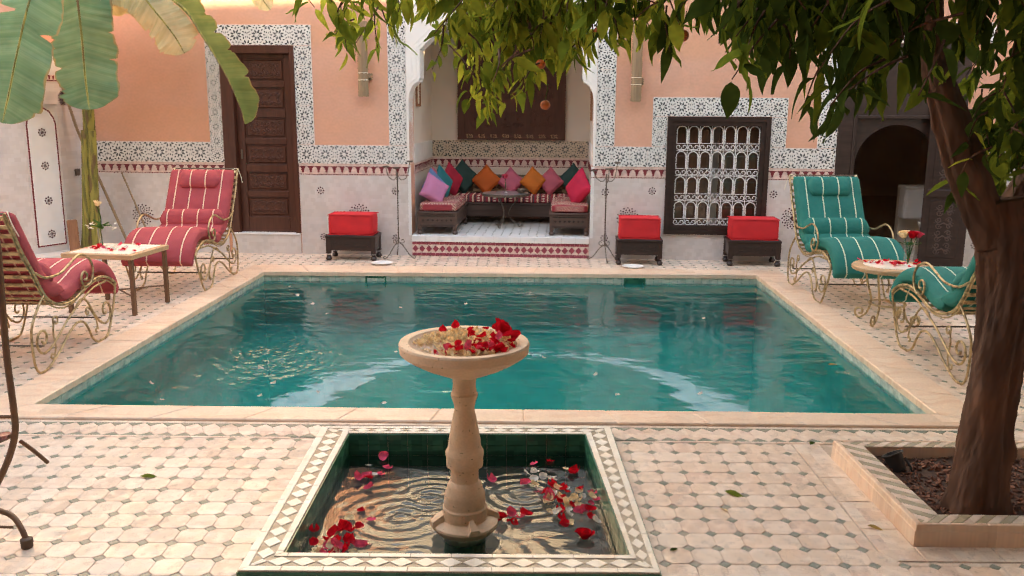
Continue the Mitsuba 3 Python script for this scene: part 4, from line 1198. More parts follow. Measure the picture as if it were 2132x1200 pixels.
# red topped stools
for u, d, s, txt in ((0.640, -0.27, 1.06, 'left of the alcove by the carved door'), (3.583, -0.24, 0.94, 'right of the alcove near the candle stand'), (4.735, -0.19, 1.08, 'in front of the grille window')):
    M = WM @ mat(u, d, 0, s=(s, 1, 1))
    t = thing('wood_stool', f'dark carved wooden stool {txt}', 'stool', None)
    w, h = 0.245, 0.15
    add(t + '__seat_frame', xf(cat(cbox(-w, w, -h, h, 0.235, 0.262, 0.004), cbox(-w + .01, w - .01, -h + .008, -h + .03, 0.105, 0.235, 0.003), cbox(-w + .01, w - .01, h - .03, h - .008, 0.105, 0.235, 0.003), cbox(-w + .01, -w + .03, -h + .03, h - .03, 0.105, 0.235, .003), cbox(w - .03, w - .01, -h + .03, h - .03, 0.105, 0.235, .003)), M), 'dark_wood')
    add(t + '__front_carving', xf(scrollwork(0.40, 0.09, 6, 0.004), M @ mat(0, -h + 0.008, 0.17)), 'dark_wood', smooth=True)
    for x in (-w + 0.025, w - 0.025):
        for y in (-h + 0.025, h - 0.025):
            add(t + '__leg', xf(cat(cbox(x - 0.022, x + 0.022, y - 0.022, y + 0.022, 0.07, 0.235, 0.003), bun(x, y, 0.0, 0.031)), M), 'dark_wood', smooth=35)
    c = thing('box_cushion', f'bright red box cushion on the stool {txt}', 'cushion', None)
    m = trimesh.creation.box((1, 1, 1)).subdivide().subdivide().subdivide()
    v = np.array(m.vertices) * 2
    v = v / np.maximum(1e-9, (np.abs(v) ** 16).sum(1, keepdims=True)) ** (1 / 16.0) * np.abs(v).max(1, keepdims=True)
    v = v / 2 * [0.435, 0.285, 0.215] + [0, 0.005, 0.262 + 0.1075]
    v += 0.006 * (meshkit.noise(v * 11 + u, 2) - 0.5)[:, None]
    scene[c] = mikit.ply(xf((v, np.array(m.faces)), M), 'scarlet_cloth', smooth=True)
    ex, ey = 0.2155, 0.1405
    for zz in (0.268, 0.470):
        loop = spline([(-ex, -ey + .02, zz), (-ex + .006, -ey + .005, zz), (-ex + .02, -ey, zz), (0, -ey - .001, zz + .002), (ex - .02, -ey, zz), (ex - .006, -ey + .005, zz), (ex, -ey + .02, zz), (ex, ey - .01, zz), (ex - .015, ey + .009, zz), (0, ey + .01, zz + .002), (-ex + .015, ey + .009, zz), (-ex, ey - .01, zz)], 4, closed=True)
        add(c + '__piping', xf(tube(loop, 0.0042, 6, closed=True), M), 'scarlet_cloth', smooth=True)

# iron candle stands by the alcove
for x, y, txt in ((-1.25, 9.17, 'tall iron candle stand left of the alcove step'), (0.89, 9.08, 'tall iron candle stand right of the alcove step')):
    t = thing('candle_stand', txt, 'candle stand')
    M = mat(x, y, 0, rz=0.3 if x < 0 else 1.2)
    add(t + '__pole', xf(tube([(0, 0, 0.16), (0, 0, 0.90)], 0.0068, 8), M), 'dark_iron', smooth=True)
    for k in range(3):
        a = mat(rz=k * 2.094 - 0.6)
        p = np.r_[spline([(0.0, 0.17), (0.05, 0.14), (0.12, 0.05), (0.17, 0.012)], 5), spiral(0.175, 0.03, 0.02, 0.006, -1.6, 2.8, 10)]
        q = spiral(0.045, 0.19, 0.03, 0.006, -2.6, 3.0, 14)
        add(t + '__foot', xf(cat(tube(np.c_[p[:, 0], p[:, 0] * 0, p[:, 1]], 0.005, 6), tube(np.c_[q[:, 0], q[:, 0] * 0, q[:, 1]], 0.004, 6)), M @ a), 'dark_iron', smooth=True)
        ht = (1.02, 0.94, 0.97)[k]
        r = spline([(0.0, 0.86), (0.05, 0.82), (0.11, 0.86), (0.14, ht - 0.02)], 6)
        add(t + '__arm', xf(cat(tube(np.c_[r[:, 0], r[:, 0] * 0, r[:, 1]], 0.0042, 6), xf(lathe([(0.001, 0), (0.03, 0.002), (0.036, 0.016), (0.03, 0.016), (0.001, 0.006)], 14), mat(0.14, 0, ht - 0.02))), M @ a), 'dark_iron', smooth=35)
for x, y, txt in ((-1.37, 8.80, 'white dish on the paving by the pool edge left of the alcove'), (1.14, 8.71, 'white dish on the paving by the pool edge right of the alcove')):
    t = thing('white_dish', txt, 'dish')
    scene[t] = mikit.ply(xf(lathe([(0.001, 0.004), (0.06, 0.002), (0.07, 0.004), (0.105, 0.017), (0.108, 0.021), (0.10, 0.020), (0.068, 0.010), (0.001, 0.009)], 32), mat(x, y, 0.001)), 'porcelain', smooth=40)

# ------------------------------------------------------------------ loungers
RAIL = [(-0.222, 0.972), (-0.19, 0.918), (-0.155, 0.862), (-0.09, 0.74), (0.0, 0.612), (0.072, 0.492), (0.142, 0.415), (0.27, 0.357), (0.416, 0.347), (0.537, 0.378), (0.663, 0.415), (0.79, 0.428), (0.918, 0.402), (1.0, 0.36), (1.025, 0.335)]
LEG = [(0.10, 0.455), (0.04, 0.41), (-0.03, 0.34), (-0.07, 0.275), (-0.077, 0.174), (-0.065, 0.065), (-0.03, 0.018), (0.01, 0.008), (0.083, 0.016), (0.218, 0.078), (0.342, 0.155), (0.43, 0.192), (0.484, 0.197), (0.545, 0.178), (0.60, 0.115), (0.638, 0.05), (0.70, 0.012), (0.75, 0.008), (0.845, 0.018), (0.923, 0.121), (0.994, 0.262), (1.022, 0.341)]
SC1 = np.r_[spline([(0.90, 0.385), (0.70, 0.375), (0.527, 0.322), (0.363, 0.255), (0.239, 0.185), (0.13, 0.128), (0.05, 0.11)], 5), spiral(0.045, 0.195, 0.085, 0.012, -1.4, -9.2, 34)]
SC2 = np.r_[spline([(0.45, 0.30), (0.53, 0.335), (0.603, 0.305), (0.67, 0.222), (0.757, 0.13)], 5), spiral(0.845, 0.19, 0.095, 0.012, -2.5, 5.4, 34)]
SC3 = np.r_[spiral(0.20, 0.27, 0.035, 0.008, 2.6, -3.6, 16)[::-1], spline([(0.17, 0.25), (0.16, 0.20), (0.175, 0.12), (0.15, 0.06)], 4), spiral(0.13, 0.075, 0.025, 0.006, -0.6, -6, 12)]
SC4 = np.r_[spiral(0.60, 0.235, 0.033, 0.008, 0.6, 7.0, 16)[::-1], spline([(0.64, 0.24), (0.70, 0.17), (0.72, 0.10)], 4), spiral(0.70, 0.085, 0.022, 0.006, 0.4, 5.5, 12)]
ARM = np.r_[spline([(0.01, 0.60), (0.08, 0.565), (0.149, 0.548), (0.288, 0.549), (0.40, 0.582), (0.50, 0.615), (0.57, 0.617), (0.65, 0.585), (0.695, 0.53), (0.698, 0.48), (0.667, 0.425), (0.62, 0.405)], 5), spiral(0.588, 0.465, 0.062, 0.012, -1.1, -8.4, 28)]


def planar(p, w): return np.c_[np.full(len(p), w), p[:, 0], p[:, 1]]


def cushion(path, width, thick, seed, puff=0.0, n=26):
    p = spline(path, 7)
    t = np.gradient(p, axis=0); t /= np.linalg.norm(t, axis=1, keepdims=True)
    nn = np.c_[-t[:, 1], t[:, 0]]
    m = len(p)
    e = np.minimum(np.arange(m), m - 1 - np.arange(m)) / 3.0
    prof = np.clip(e, 0.02, 1) ** 0.5
    a = np.arange(n) * 2 * math.pi / n
    c, s = np.sign(np.cos(a)) * np.abs(np.cos(a)) ** 0.30, np.sign(np.sin(a)) * np.abs(np.sin(a)) ** 0.62
    V = np.zeros((m, n, 3)); UV = np.zeros((m, n, 2))
    L = np.r_[0, np.cumsum(np.linalg.norm(np.diff(p, axis=0), axis=1))]
    wob = meshkit.noise(np.stack(np.broadcast_arrays(c[None] * 2.2, L[:, None] * 9, np.full((1, 1), seed)), -1), seed) - 0.5
    for i in range(m):
        hw, ht = width / 2 * (0.97 + 0.03 * prof[i]), thick / 2 * prof[i] * (1 + puff * math.sin(math.pi * i / (m - 1)))
        V[i, :, 0] = hw * c
        off = ht * s * (1 + 0.22 * wob[i])
        V[i, :, 1] = p[i, 0] + nn[i, 0] * off; V[i, :, 2] = p[i, 1] + nn[i, 1] * off
        UV[i, :, 0] = hw * c; UV[i, :, 1] = L[i]
    f = []
    for i in range(m - 1):
        for j in range(n):
            k = (j + 1) % n
            f.append([i * n + j, i * n + k, (i + 1) * n + k, (i + 1) * n + j])
    f = np.array(f)
    f = np.vstack([f[:, [0, 1, 2]], f[:, [0, 2, 3]]])
    caps = [[0, j + 1, j] for j in range(1, n - 1)] + [[(m - 1) * n, (m - 1) * n + j, (m - 1) * n + j + 1] for j in range(1, n - 1)]
    return (V.reshape(-1, 3), np.vstack([f, np.array(caps)])), UV.reshape(-1, 2)


def roll_cushion(cs, cz, ra, rb, tilt, width, seed):
    n, m = 24, 21
    a = np.arange(n) * 2 * math.pi / n
    ws = np.linspace(-width / 2, width / 2, m)
    V = np.zeros((m, n, 3)); UV = np.zeros((m, n, 2))
    for i, w in enumerate(ws):
        e = min(i, m - 1 - i) / 2.0
        k = min(1.0, 0.25 + 0.75 * e ** 0.5 if e < 1 else 1.0)
        wob = 1 + 0.10 * (meshkit.noise(np.stack([np.cos(a) * 1.5, np.sin(a) * 1.5, np.full(n, w * 6)], -1), seed) - 0.5)
        x, y = ra * k * np.cos(a) * wob, rb * k * np.sin(a) * wob
        V[i, :, 0] = w; V[i, :, 1] = cs + x * math.cos(tilt) - y * math.sin(tilt); V[i, :, 2] = cz + x * math.sin(tilt) + y * math.cos(tilt)
        UV[i, :, 0] = w; UV[i, :, 1] = a
    f = []
    for i in range(m - 1):
        for j in range(n):
            k = (j + 1) % n
            f.append([i * n + j, i * n + k, (i + 1) * n + k, (i + 1) * n + j])
    f = np.array(f); f = np.vstack([f[:, [0, 1, 2]], f[:, [0, 2, 3]]])
    caps = [[0, j + 1, j] for j in range(1, n - 1)] + [[(m - 1) * n, (m - 1) * n + j, (m - 1) * n + j + 1] for j in range(1, n - 1)]
    return (V.reshape(-1, 3), np.vstack([f, np.array(caps)])), UV.reshape(-1, 2)


RS, AS_, LS = spline(RAIL, 5), ARM, spline(LEG, 5)
pl = {}
for s in (-1, 1):
    w = 0.297 * s
    pl['rail', s] = mikit.ply(cat(tube(planar(RS, w), 0.0100, 7), tube(planar(RS - [0.006, 0.02], w * 0.985), 0.005, 6)), 'gilt_iron', smooth=True)
    pl['leg', s] = mikit.ply(tube(planar(LS, w), 0.0075, 7), 'gilt_iron', smooth=True)
    pl['scroll', s] = mikit.ply(cat(*[tube(planar(q, w), r, 6) for q, r in ((SC1, 0.0075), (SC2, 0.0068), (SC3, 0.0055), (SC4, 0.0055))]), 'gilt_iron', smooth=True)
    pl['arm', s] = mikit.ply(tube(planar(AS_, w * 1.03), 0.008, 7), 'gilt_iron', smooth=True)
slats = []
Lr = np.r_[0, np.cumsum(np.linalg.norm(np.diff(RS, axis=0), axis=1))]
for d in np.arange(0.035, Lr[-1] - 0.02, 0.062):
    y, z = np.interp(d, Lr, RS[:, 0]), np.interp(d, Lr, RS[:, 1])
    y2, z2 = np.interp(d + 0.01, Lr, RS[:, 0]), np.interp(d + 0.01, Lr, RS[:, 1])
    slats.append(mikit.ply(xf(box(-0.288, 0.288, -0.013, 0.013, -0.003, 0.004), mat(0, y, z, rx=math.atan2(z2 - z, y2 - y))), 'gilt_iron'))
cross = [mikit.ply(tube([(-0.295, y, z), (0.295, y, z)], 0.006, 6), 'dark_iron') for y, z in ((0.05, 0.155), (0.78, 0.155), (-0.220, 0.970), (1.02, 0.345))]
SEAT = [(0.30, 0.405), (0.42, 0.400), (0.54, 0.432), (0.66, 0.474), (0.79, 0.492), (0.90, 0.470), (0.99, 0.415), (1.05, 0.335), (1.07, 0.26)]
BACK = [(0.36, 0.43), (0.20, 0.475), (0.115, 0.565), (0.045, 0.675), (-0.025, 0.785), (-0.08, 0.88), (-0.135, 0.962)]
sm_, suv = cushion(SEAT, 0.585, 0.110, 3)
bm_, buv = cushion(BACK, 0.585, 0.115, 5)
lm_, luv = roll_cushion(0.225, 0.54, 0.072, 0.098, 0.3, 0.575, 4)
hm_, huv = roll_cushion(-0.020, 0.885, 0.046, 0.090, 0.55, 0.38, 8)
for nm in ('red', 'green'):
    for q, m, uv in (('seat', sm_, suv), ('back', bm_, buv), ('roll', lm_, luv), ('head', hm_, huv)):
        pl[q, nm] = mikit.ply(m, nm + '_stripe', smooth=True, uv=uv)
cap_ribs = []
tie = [tube(spline([(0.27 * s, -0.13, 0.965), (0.30 * s, -0.19, 0.975), (0.325 * s, -0.20, 0.91), (0.345 * s, -0.18, 0.84)], 5), 0.0035, 5) for s in (-1, 1)]
tie_ply = [mikit.ply(m, 'ribbon', smooth=True) for m in tie]
for nm, x, y, rz, txt in (('red', -3.090, 5.00, 0, 'red striped lounger seen from behind with gilt slatted back'),
                          ('red', -2.957, 8.22, math.pi, 'red striped lounger facing the camera in front of the carved door'),
                          ('green', 2.757, 7.92, math.pi, 'green striped lounger facing the camera by the washroom doorway'),
                          ('green', 2.853, 4.94, 0, 'green striped lounger half hidden behind the tree trunk')):
    t = thing('garden_lounger', txt, 'lounger', 'scrolled iron loungers round the pool')
    M = tw(mat(x, y, 0, rz=rz))
    for s in (-1, 1):
        add(t + '__side_rail', pl['rail', s], None, tw=M); add(t + '__leg_frame', pl['leg', s], None, tw=M)
        add(t + '__scrollwork', pl['scroll', s], None, tw=M); add(t + '__armrest', pl['arm', s], None, tw=M)
    for q in slats: add(t + '__slat', q, None, tw=M)
    for q in cross: add(t + '__stretcher', q, None, tw=M)
    k = add(t + '__seat_cushion', pl['seat', nm], None, tw=M)
    k = add(t + '__back_cushion', pl['back', nm], None, tw=M)
    add(k + '__lumbar_roll', pl['roll', nm], None, tw=M)
    add(k + '__headrest', pl['head', nm], None, tw=M)
    for q in tie_ply: add(k + '__tie_ribbon', q, None, tw=M)
# ------------------------------------------------------------------ fountain
t = thing('stone_fountain', 'carved limestone pedestal fountain with a wide petal filled bowl', 'fountain')
FX, FY = -0.197, 3.17
FM = mat(FX, FY, 0)
add(t + '__bowl', xf(lathe([(0.055, 0.575), (0.09, 0.588), (0.15, 0.614), (0.20, 0.642), (0.232, 0.664), (0.238, 0.670), (0.241, 0.700), (0.237, 0.707), (0.230, 0.709), (0.205, 0.706), (0.188, 0.690), (0.12, 0.672), (0.001, 0.668)], 72), FM), 'carved_limestone', smooth=32)
add(t + '__column', xf(lathe([(0.086, 0.02), (0.085, 0.055), (0.080, 0.062), (0.078, 0.10), (0.076, 0.116), (0.070, 0.124), (0.067, 0.14), (0.062, 0.152), (0.053, 0.163), (0.053, 0.212), (0.058, 0.217), (0.0695, 0.222), (0.0705, 0.240),
                              (0.070, 0.258), (0.0725, 0.266), (0.0725, 0.279), (0.067, 0.288), (0.0625, 0.300), (0.060, 0.325), (0.052, 0.37), (0.045, 0.41), (0.0375, 0.445), (0.041, 0.47), (0.0465, 0.486), (0.0505, 0.497), (0.0505, 0.506),
                              (0.0455, 0.512), (0.0425, 0.54), (0.044, 0.56), (0.048, 0.575), (0.050, 0.585)], 56), FM), 'carved_limestone', smooth=32)
fl = [lathe([(0.07, -0.050), (0.088, -0.044), (0.112, -0.036), (0.124, -0.022), (0.128, -0.012), (0.126, -0.004), (0.110, 0.004), (0.085, 0.010), (0.08, 0.03)], 56)]
add(t + '__foot_disc', xf(cat(*fl), FM), 'carved_limestone', smooth=32)
for k in range(4):
    a = math.radians(20 + 90 * k)
    w = np.array([(0.07, -0.012), (0.133, -0.018), (0.133, 0.018), (0.07, 0.012)])
    v = np.array([(0.075, -0.018, 0.0), (0.134, -0.026, -0.008), (0.134, 0.026, -0.008), (0.075, 0.018, 0.0), (0.075, -0.004, 0.040), (0.132, -0.016, 0.012), (0.132, 0.016, 0.012), (0.075, 0.004, 0.040)])
    f = np.array([[0, 1, 5, 4], [1, 2, 6, 5], [2, 3, 7, 6], [3, 0, 4, 7], [4, 5, 6, 7], [3, 2, 1, 0]])
    add(t + '__fin', xf((v, f), FM @ mat(rz=a)), 'carved_limestone')
for k in range(14):
    a0, a1 = (k + 0.02) * 2 * math.pi / 14, (k + 0.98) * 2 * math.pi / 14
    q = [(0.084 * math.cos(a0), 0.084 * math.sin(a0)), (0.084 * math.cos(a1), 0.084 * math.sin(a1)), (0.06 * math.cos(a1), 0.06 * math.sin(a1)), (0.06 * math.cos(a0), 0.06 * math.sin(a0))]
    add(t + '__plinth_tile', xf(prism(q, -0.075, -0.046, 0.001), FM), 'cream_tile')
add(t + '__plinth', xf(lathe([(0.081, -0.24), (0.081, -0.0755), (0.001, -0.0755)], 32), FM), 'green_zellige', smooth=30)
lab('bowl_water', 'shallow water between the petals in the fountain bowl', 'water', kind='structure')
scene['bowl_water'] = mikit.ply(xf(lathe([(0.196, 0.6985), (0.001, 0.6985)][::-1][::-1], 48), FM), 'water', smooth=True)


def petal(L, wd, cup, n=5):
    """A cupped petal from the origin along +x."""
    s = np.linspace(0, 1, n); w = np.linspace(-1, 1, 5)
    Sg, Wg = np.meshgrid(s, w, indexing='ij')
    hw = wd / 2 * np.sin(np.pi * (0.12 + 0.80 * Sg ** 0.8)) ** 0.8
    x = L * (Sg - 0.10 * Wg ** 2 * Sg)
    y = hw * Wg
    z = cup * L * (0.5 * Wg ** 2 * (0.4 + Sg) + 0.7 * (Sg - 0.4) ** 2)
    return grid_mesh(np.stack([x, y, z], -1))


PET = {(m, k): mikit.ply(petal(0.034 * (0.85 + 0.15 * k), 0.032 * (0.9 + 0.12 * ((k * 2) % 3)), 0.25 + 0.2 * k), m + '_petal', smooth=True) for m in ('red', 'pink', 'cream', 'white') for k in range(3)}


def put_petal(name, m, x, y, z, txt, group, tilt=0.35, s=1.0):
    t = thing(name, txt, 'petal', group)
    scene[t] = {**PET[m, int(rng.integers(3))], 'to_world': tw(mat(x, y, z, rz=rng.uniform(0, 6.28), ry=rng.normal(0, tilt), rx=rng.normal(0, tilt), s=s * rng.uniform(0.8, 1.15)))}
    return t


def rose(r, n=15, seed=0, open_=0.9):
    g = np.random.default_rng(seed)
    ms = []
    for k in range(n):
        f = k / (n - 1)
        R = r * (0.25 + 0.75 * f)
        a0 = k * 2.4
        S, Wd = np.meshgrid(np.linspace(0, 1, 5), np.linspace(-1, 1, 6), indexing='ij')
        ang = a0 + Wd * (1.0 - 0.25 * f)
        flare = R * (0.45 + 0.62 * S ** 0.7 + 0.35 * open_ * f * S ** 3) * (1 + 0.05 * g.normal())
        z = r * (1.55 * S * (1 - 0.10 * Wd ** 2) - 0.30 * f * open_ * S ** 2)
        ms.append(grid_mesh(np.stack([flare * np.cos(ang), flare * np.sin(ang), z], -1)))
    return cat(*ms)


# bowl: pale heap and red petals
heap = []
for _ in range(900):
    a, r = rng.uniform(0, 6.28), 0.185 * math.sqrt(rng.uniform(0, 1))
    x, y = r * math.cos(a), r * math.sin(a)
    if x < -0.05 and y < -0.02 and rng.uniform() < 0.93: continue
    hgt = 0.022 * max(0, 1 - ((x - 0.02) ** 2 + (y - 0.02) ** 2) / 0.032)
    heap.append(xf(petal(0.020, 0.013, 0.5, 4), FM @ mat(x, y, 0.698 + rng.uniform(0, 1) * hgt, rz=rng.uniform(0, 6.3), ry=rng.normal(0, 0.7), rx=rng.normal(0, 0.7), s=rng.uniform(0.6, 1.2))))
lab('pale_petals', 'heap of shredded cream petals filling the fountain bowl', 'petals', kind='stuff')
scene['pale_petals'] = mikit.ply(cat(*heap), 'cream_petal', smooth=True)
for i in range(52):
    u = rng.uniform()
    if u < 0.52: x, y, zz = rng.normal(0.105, 0.042), rng.normal(-0.03, 0.06), rng.uniform(0.0, 0.045)
    elif u < 0.80: x, y, zz = rng.normal(0.0, 0.07), rng.normal(-0.12, 0.03), rng.uniform(0, 0.018)
    else: x, y, zz = rng.normal(0.02, 0.08), rng.normal(0.10, 0.04), rng.uniform(0.0, 0.03)
    r = math.hypot(x, y)
    if r > 0.178: x, y = x * 0.178 / r, y * 0.178 / r
    put_petal('rose_petal', 'red' if rng.uniform() < 0.9 else 'pink', FX + x, FY + y, 0.703 + zz, 'red rose petal lying in the petal heap of the fountain bowl', 'red petals in the fountain bowl', 0.7, 1.05)
t = thing('rose_bloom', 'large red rose bloom lying on its side at the edge of the fountain bowl', 'flower')
scene[t] = mikit.ply(xf(rose(0.034, 17, 3, 1.3), FM @ mat(0.125, 0.02, 0.735, rz=0.4, ry=0.7)), 'red_petal', smooth=True)
# petals floating in the basin
for (cx, cy, sx, sy, n, cols, txt, grp) in (
        (-0.66, 3.68, 0.05, 0.08, 10, 'rpprw', 'petal floating near the far corner of the fountain basin below the green wall', 'petals in the far corner of the basin'),
        (-0.67, 3.02, 0.06, 0.12, 52, 'rrppcr', 'petal in the floating cluster along the basin side near the bright ripples', 'petals clustered on the rippled side of the basin'),
        (0.15, 3.62, 0.085, 0.10, 36, 'rpwwcr', 'petal in the floating cluster near the basin corner towards the planter', 'petals clustered towards the planter corner'),
        (0.22, 3.38, 0.06, 0.09, 34, 'rpcwcr', 'petal in the loose floating band along the basin side towards the planter', 'petals along the planter side of the basin'),
        (-0.03, 3.28, 0.035, 0.035, 9, 'rrp', 'petal floating close beside the fountain foot', 'petals beside the fountain foot')):
    for i in range(n):
        x, y = rng.normal(cx, sx), rng.normal(cy, sy)
        x, y = np.clip(x, -0.78, 0.33), np.clip(y, 2.87, 3.95)
        if math.hypot(x - FX, y - FY) < 0.15: continue
        m = {'r': 'red', 'p': 'pink', 'c': 'cream', 'w': 'white'}[cols[int(rng.integers(len(cols)))]]
        put_petal('floating_petal', m, x, y, ZF + 0.003 + rng.uniform(0, 0.006), f'{m} {txt}', f'{m} {grp}', 0.3, 1.25)
t = thing('rose_bloom', 'dark red rose bloom floating by the basin side towards the planter', 'flower')
scene[t] = mikit.ply(xf(rose(0.026, 15, 5, 1.2), mat(0.262, 3.135, ZF - 0.004)), 'red_petal', smooth=True)

# ------------------------------------------------------------------ side tables, vases, flowers
t = thing('side_table', 'square low table with tiled top and straight legs between the red loungers', 'table')
TMt = mat(-3.11, 6.77, 0, rz=math.radians(-8))
add(t + '__top_frame', xf(cbox(-0.285, 0.285, -0.27, 0.27, 0.425, 0.462, 0.004), TMt), 'table_wood')
for i in range(6):
    for j in range(6):
        x, y = -0.24 + i * 0.08, -0.228 + j * 0.076
        add(t + '__top_tile', xf(prism([(x + .001, y + .001), (x + .079, y + .001), (x + .079, y + .075), (x + .001, y + .075)], 0.455, 0.4655, 0.0008), TMt), 'cream_tile')
for x in (-0.26, 0.26):
    for y in (-0.235, 0.235): add(t + '__leg', xf(cat(box(x - .014, x + .014, y - .014, y + .014, 0, 0.43)), TMt), 'rust_iron')
add(t + '__stretcher', xf(cat(tube([(-0.26, -0.235, 0.14), (0.26, 0.235, 0.14)], 0.006, 6), tube([(-0.26, 0.235, 0.14), (0.26, -0.235, 0.14)], 0.006, 6)), TMt), 'rust_iron')

t = thing('side_table', 'round stone topped table on curled iron legs between the green loungers', 'table')
RX, RY = 2.735, 6.45
RMt = mat(RX, RY, 0)
add(t + '__top', xf(lathe([(0.001, 0.400), (0.255, 0.400), (0.268, 0.408), (0.270, 0.428), (0.262, 0.438), (0.001, 0.439)], 48), RMt), 'table_wood', smooth=30)
add(t + '__inlay', xf(lathe([(0.19, 0.438), (0.19, 0.4405), (0.001, 0.4405)], 48), RMt), 'cream_tile', smooth=30)
add(t + '__ring', xf(tube([(0.13 * math.cos(a), 0.13 * math.sin(a), 0.15) for a in np.arange(24) * math.pi / 12], 0.006, 6, closed=True), RMt), 'gilt_iron', smooth=True)
for k in range(4):
    p = np.r_[spline([(0.19, 0.40), (0.16, 0.28), (0.125, 0.16), (0.15, 0.06), (0.20, 0.012)], 6), spiral(0.205, 0.055, 0.045, 0.010, -1.5, 5.4, 22)]
    add(t + '__leg', xf(tube(planar(p, 0.0), 0.008, 6), RMt @ mat(rz=k * math.pi / 2 + 0.75)), 'gilt_iron', smooth=True)


def vase(name, x, y, z, h, r, txt):
    t = thing(name, txt, 'vase')
    add(t + '__glass', xf(lathe([(0.001, 0.004), (r * 0.62, 0.004), (r * 0.66, 0.0), (r * 0.7, 0.01), (r * 0.82, h * 0.5), (r, h)], 24), mat(x, y, z)), 'glass', smooth=40)
    add(t + '__base', xf(lathe([(0.001, 0.0), (r * 0.62, 0.0), (r * 0.60, 0.010), (0.001, 0.012)], 20), mat(x, y, z)), 'porcelain', smooth=30)
    return t


vase('flower_vase', -3.215, 6.78, 0.466, 0.155, 0.034, 'slim clear glass vase on the square table')
t = thing('cut_flower', 'single pale yellow rose on a tall stem in the square table vase', 'flower')
st = spline([(-3.215, 6.78, 0.475), (-3.222, 6.78, 0.60), (-3.212, 6.775, 0.70), (-3.232, 6.77, 0.80)], 6)
add(t + '__stem', tube(st, 0.004, 6), 'green_stalk', smooth=True)
add(t + '__bloom', xf(rose(0.026, 13, 2, 0.7), mat(-3.232, 6.77, 0.795, ry=0.3)), 'cream_petal', smooth=True)
lv = []
for k in range(9):
    lv.append(xf(petal(0.075, 0.035, 0.15), mat(-3.214 + rng.normal(0, .006), 6.78, 0.615 + rng.uniform(0, .05), rz=k * 0.75, ry=rng.uniform(-0.5, 0.25))))
add(t + '__leaf_sprig', cat(*lv), 'green_stalk', smooth=True)
add(t + '__white_filler', cat(*[xf(petal(0.03, 0.025, 0.3), mat(-3.214 + sx * rng.uniform(.05, .11), 6.78 + rng.normal(0, .02), 0.632 + rng.normal(0, .012), rz=rng.uniform(0, 6.3), ry=rng.normal(0, .5))) for sx in (-1, 1) for _ in range(7)]), 'white_petal', smooth=True)
vase('flower_vase', 2.845, 6.42, 0.441, 0.19, 0.040, 'tall flared glass vase on the round table')
for dx, dy, r, m, txt in ((-0.045, 0.0, 0.036, 'cream', 'cream rose in the round table vase'), (0.008, -0.01, 0.036, 'red', 'red rose in the round table vase'), (0.055, 0.01, 0.032, 'pink', 'coral pink rose in the round table vase')):
    t = thing('cut_flower', txt, 'flower')
    st = spline([(2.845, 6.42, 0.45), (2.845 + dx * 0.3, 6.42, 0.56), (2.845 + dx, 6.42 + dy, 0.66)], 6)
    add(t + '__stem', tube(st, 0.004, 6), 'green_stalk', smooth=True)
    add(t + '__bloom', xf(rose(r, 14, int(100 + dx * 1000), 0.7), mat(2.845 + dx, 6.42 + dy, 0.645, ry=dx * 5)), m + '_petal', smooth=True)
    add(t + '__leaf', cat(*[xf(petal(0.06, 0.03, 0.15), mat(2.845 + dx * 0.5, 6.42, 0.59, rz=k * 2.1 + dx * 30, ry=-0.3)) for k in range(3)]), 'green_stalk', smooth=True)
p0 = wxy(2.155, 0.70)
vase('flower_vase', p0[0], p0[1], 0.614, 0.12, 0.022, 'small glass vase on the alcove coffee table')
t = thing('cut_flower', 'pink flower in the small vase on the alcove coffee table', 'flower')
add(t + '__stem', tube([(p0[0], p0[1], 0.62), (p0[0] - 0.005, p0[1], 0.75), (p0[0] - 0.012, p0[1], 0.79)], 0.004, 6), 'green_stalk', smooth=True)
add(t + '__bloom', xf(rose(0.034, 14, 6, 1.0), mat(p0[0] - 0.012, p0[1], 0.775)), 'pink_petal', smooth=True)
t = thing('tea_bowl', 'small dark metal bowl on the alcove coffee table', 'bowl')
p1 = wxy(2.33, 0.68)
scene[t] = mikit.ply(xf(lathe([(0.001, 0), (0.03, 0.002), (0.048, 0.02), (0.05, 0.04), (0.044, 0.052), (0.001, 0.055)], 20), mat(p1[0], p1[1], 0.614)), 'dark_iron', smooth=40)
for i in range(34):
    m = 'red' if i % 5 < 2 else ('pink' if i % 5 == 3 else 'white')
    q = TMt @ np.array([rng.normal(0.0, 0.11), rng.normal(0.0, 0.10), 0.4685, 1])
    put_petal('table_petal', m, q[0], q[1], q[2] + rng.uniform(0, .008), f'{m} petal strewn on the square table', f'{m} petals on the square table', 0.3)
for i in range(34):
    m = 'red' if i % 4 < 3 else 'pink'
    put_petal('table_petal', m, np.clip(RX + rng.normal(0.03, 0.10), RX - 0.2, RX + 0.2), RY + np.clip(rng.normal(0.02, 0.08), -.15, .15), 0.444 + rng.uniform(0, .008), f'{m} petal strewn on the round table', f'{m} petals on the round table', 0.3)

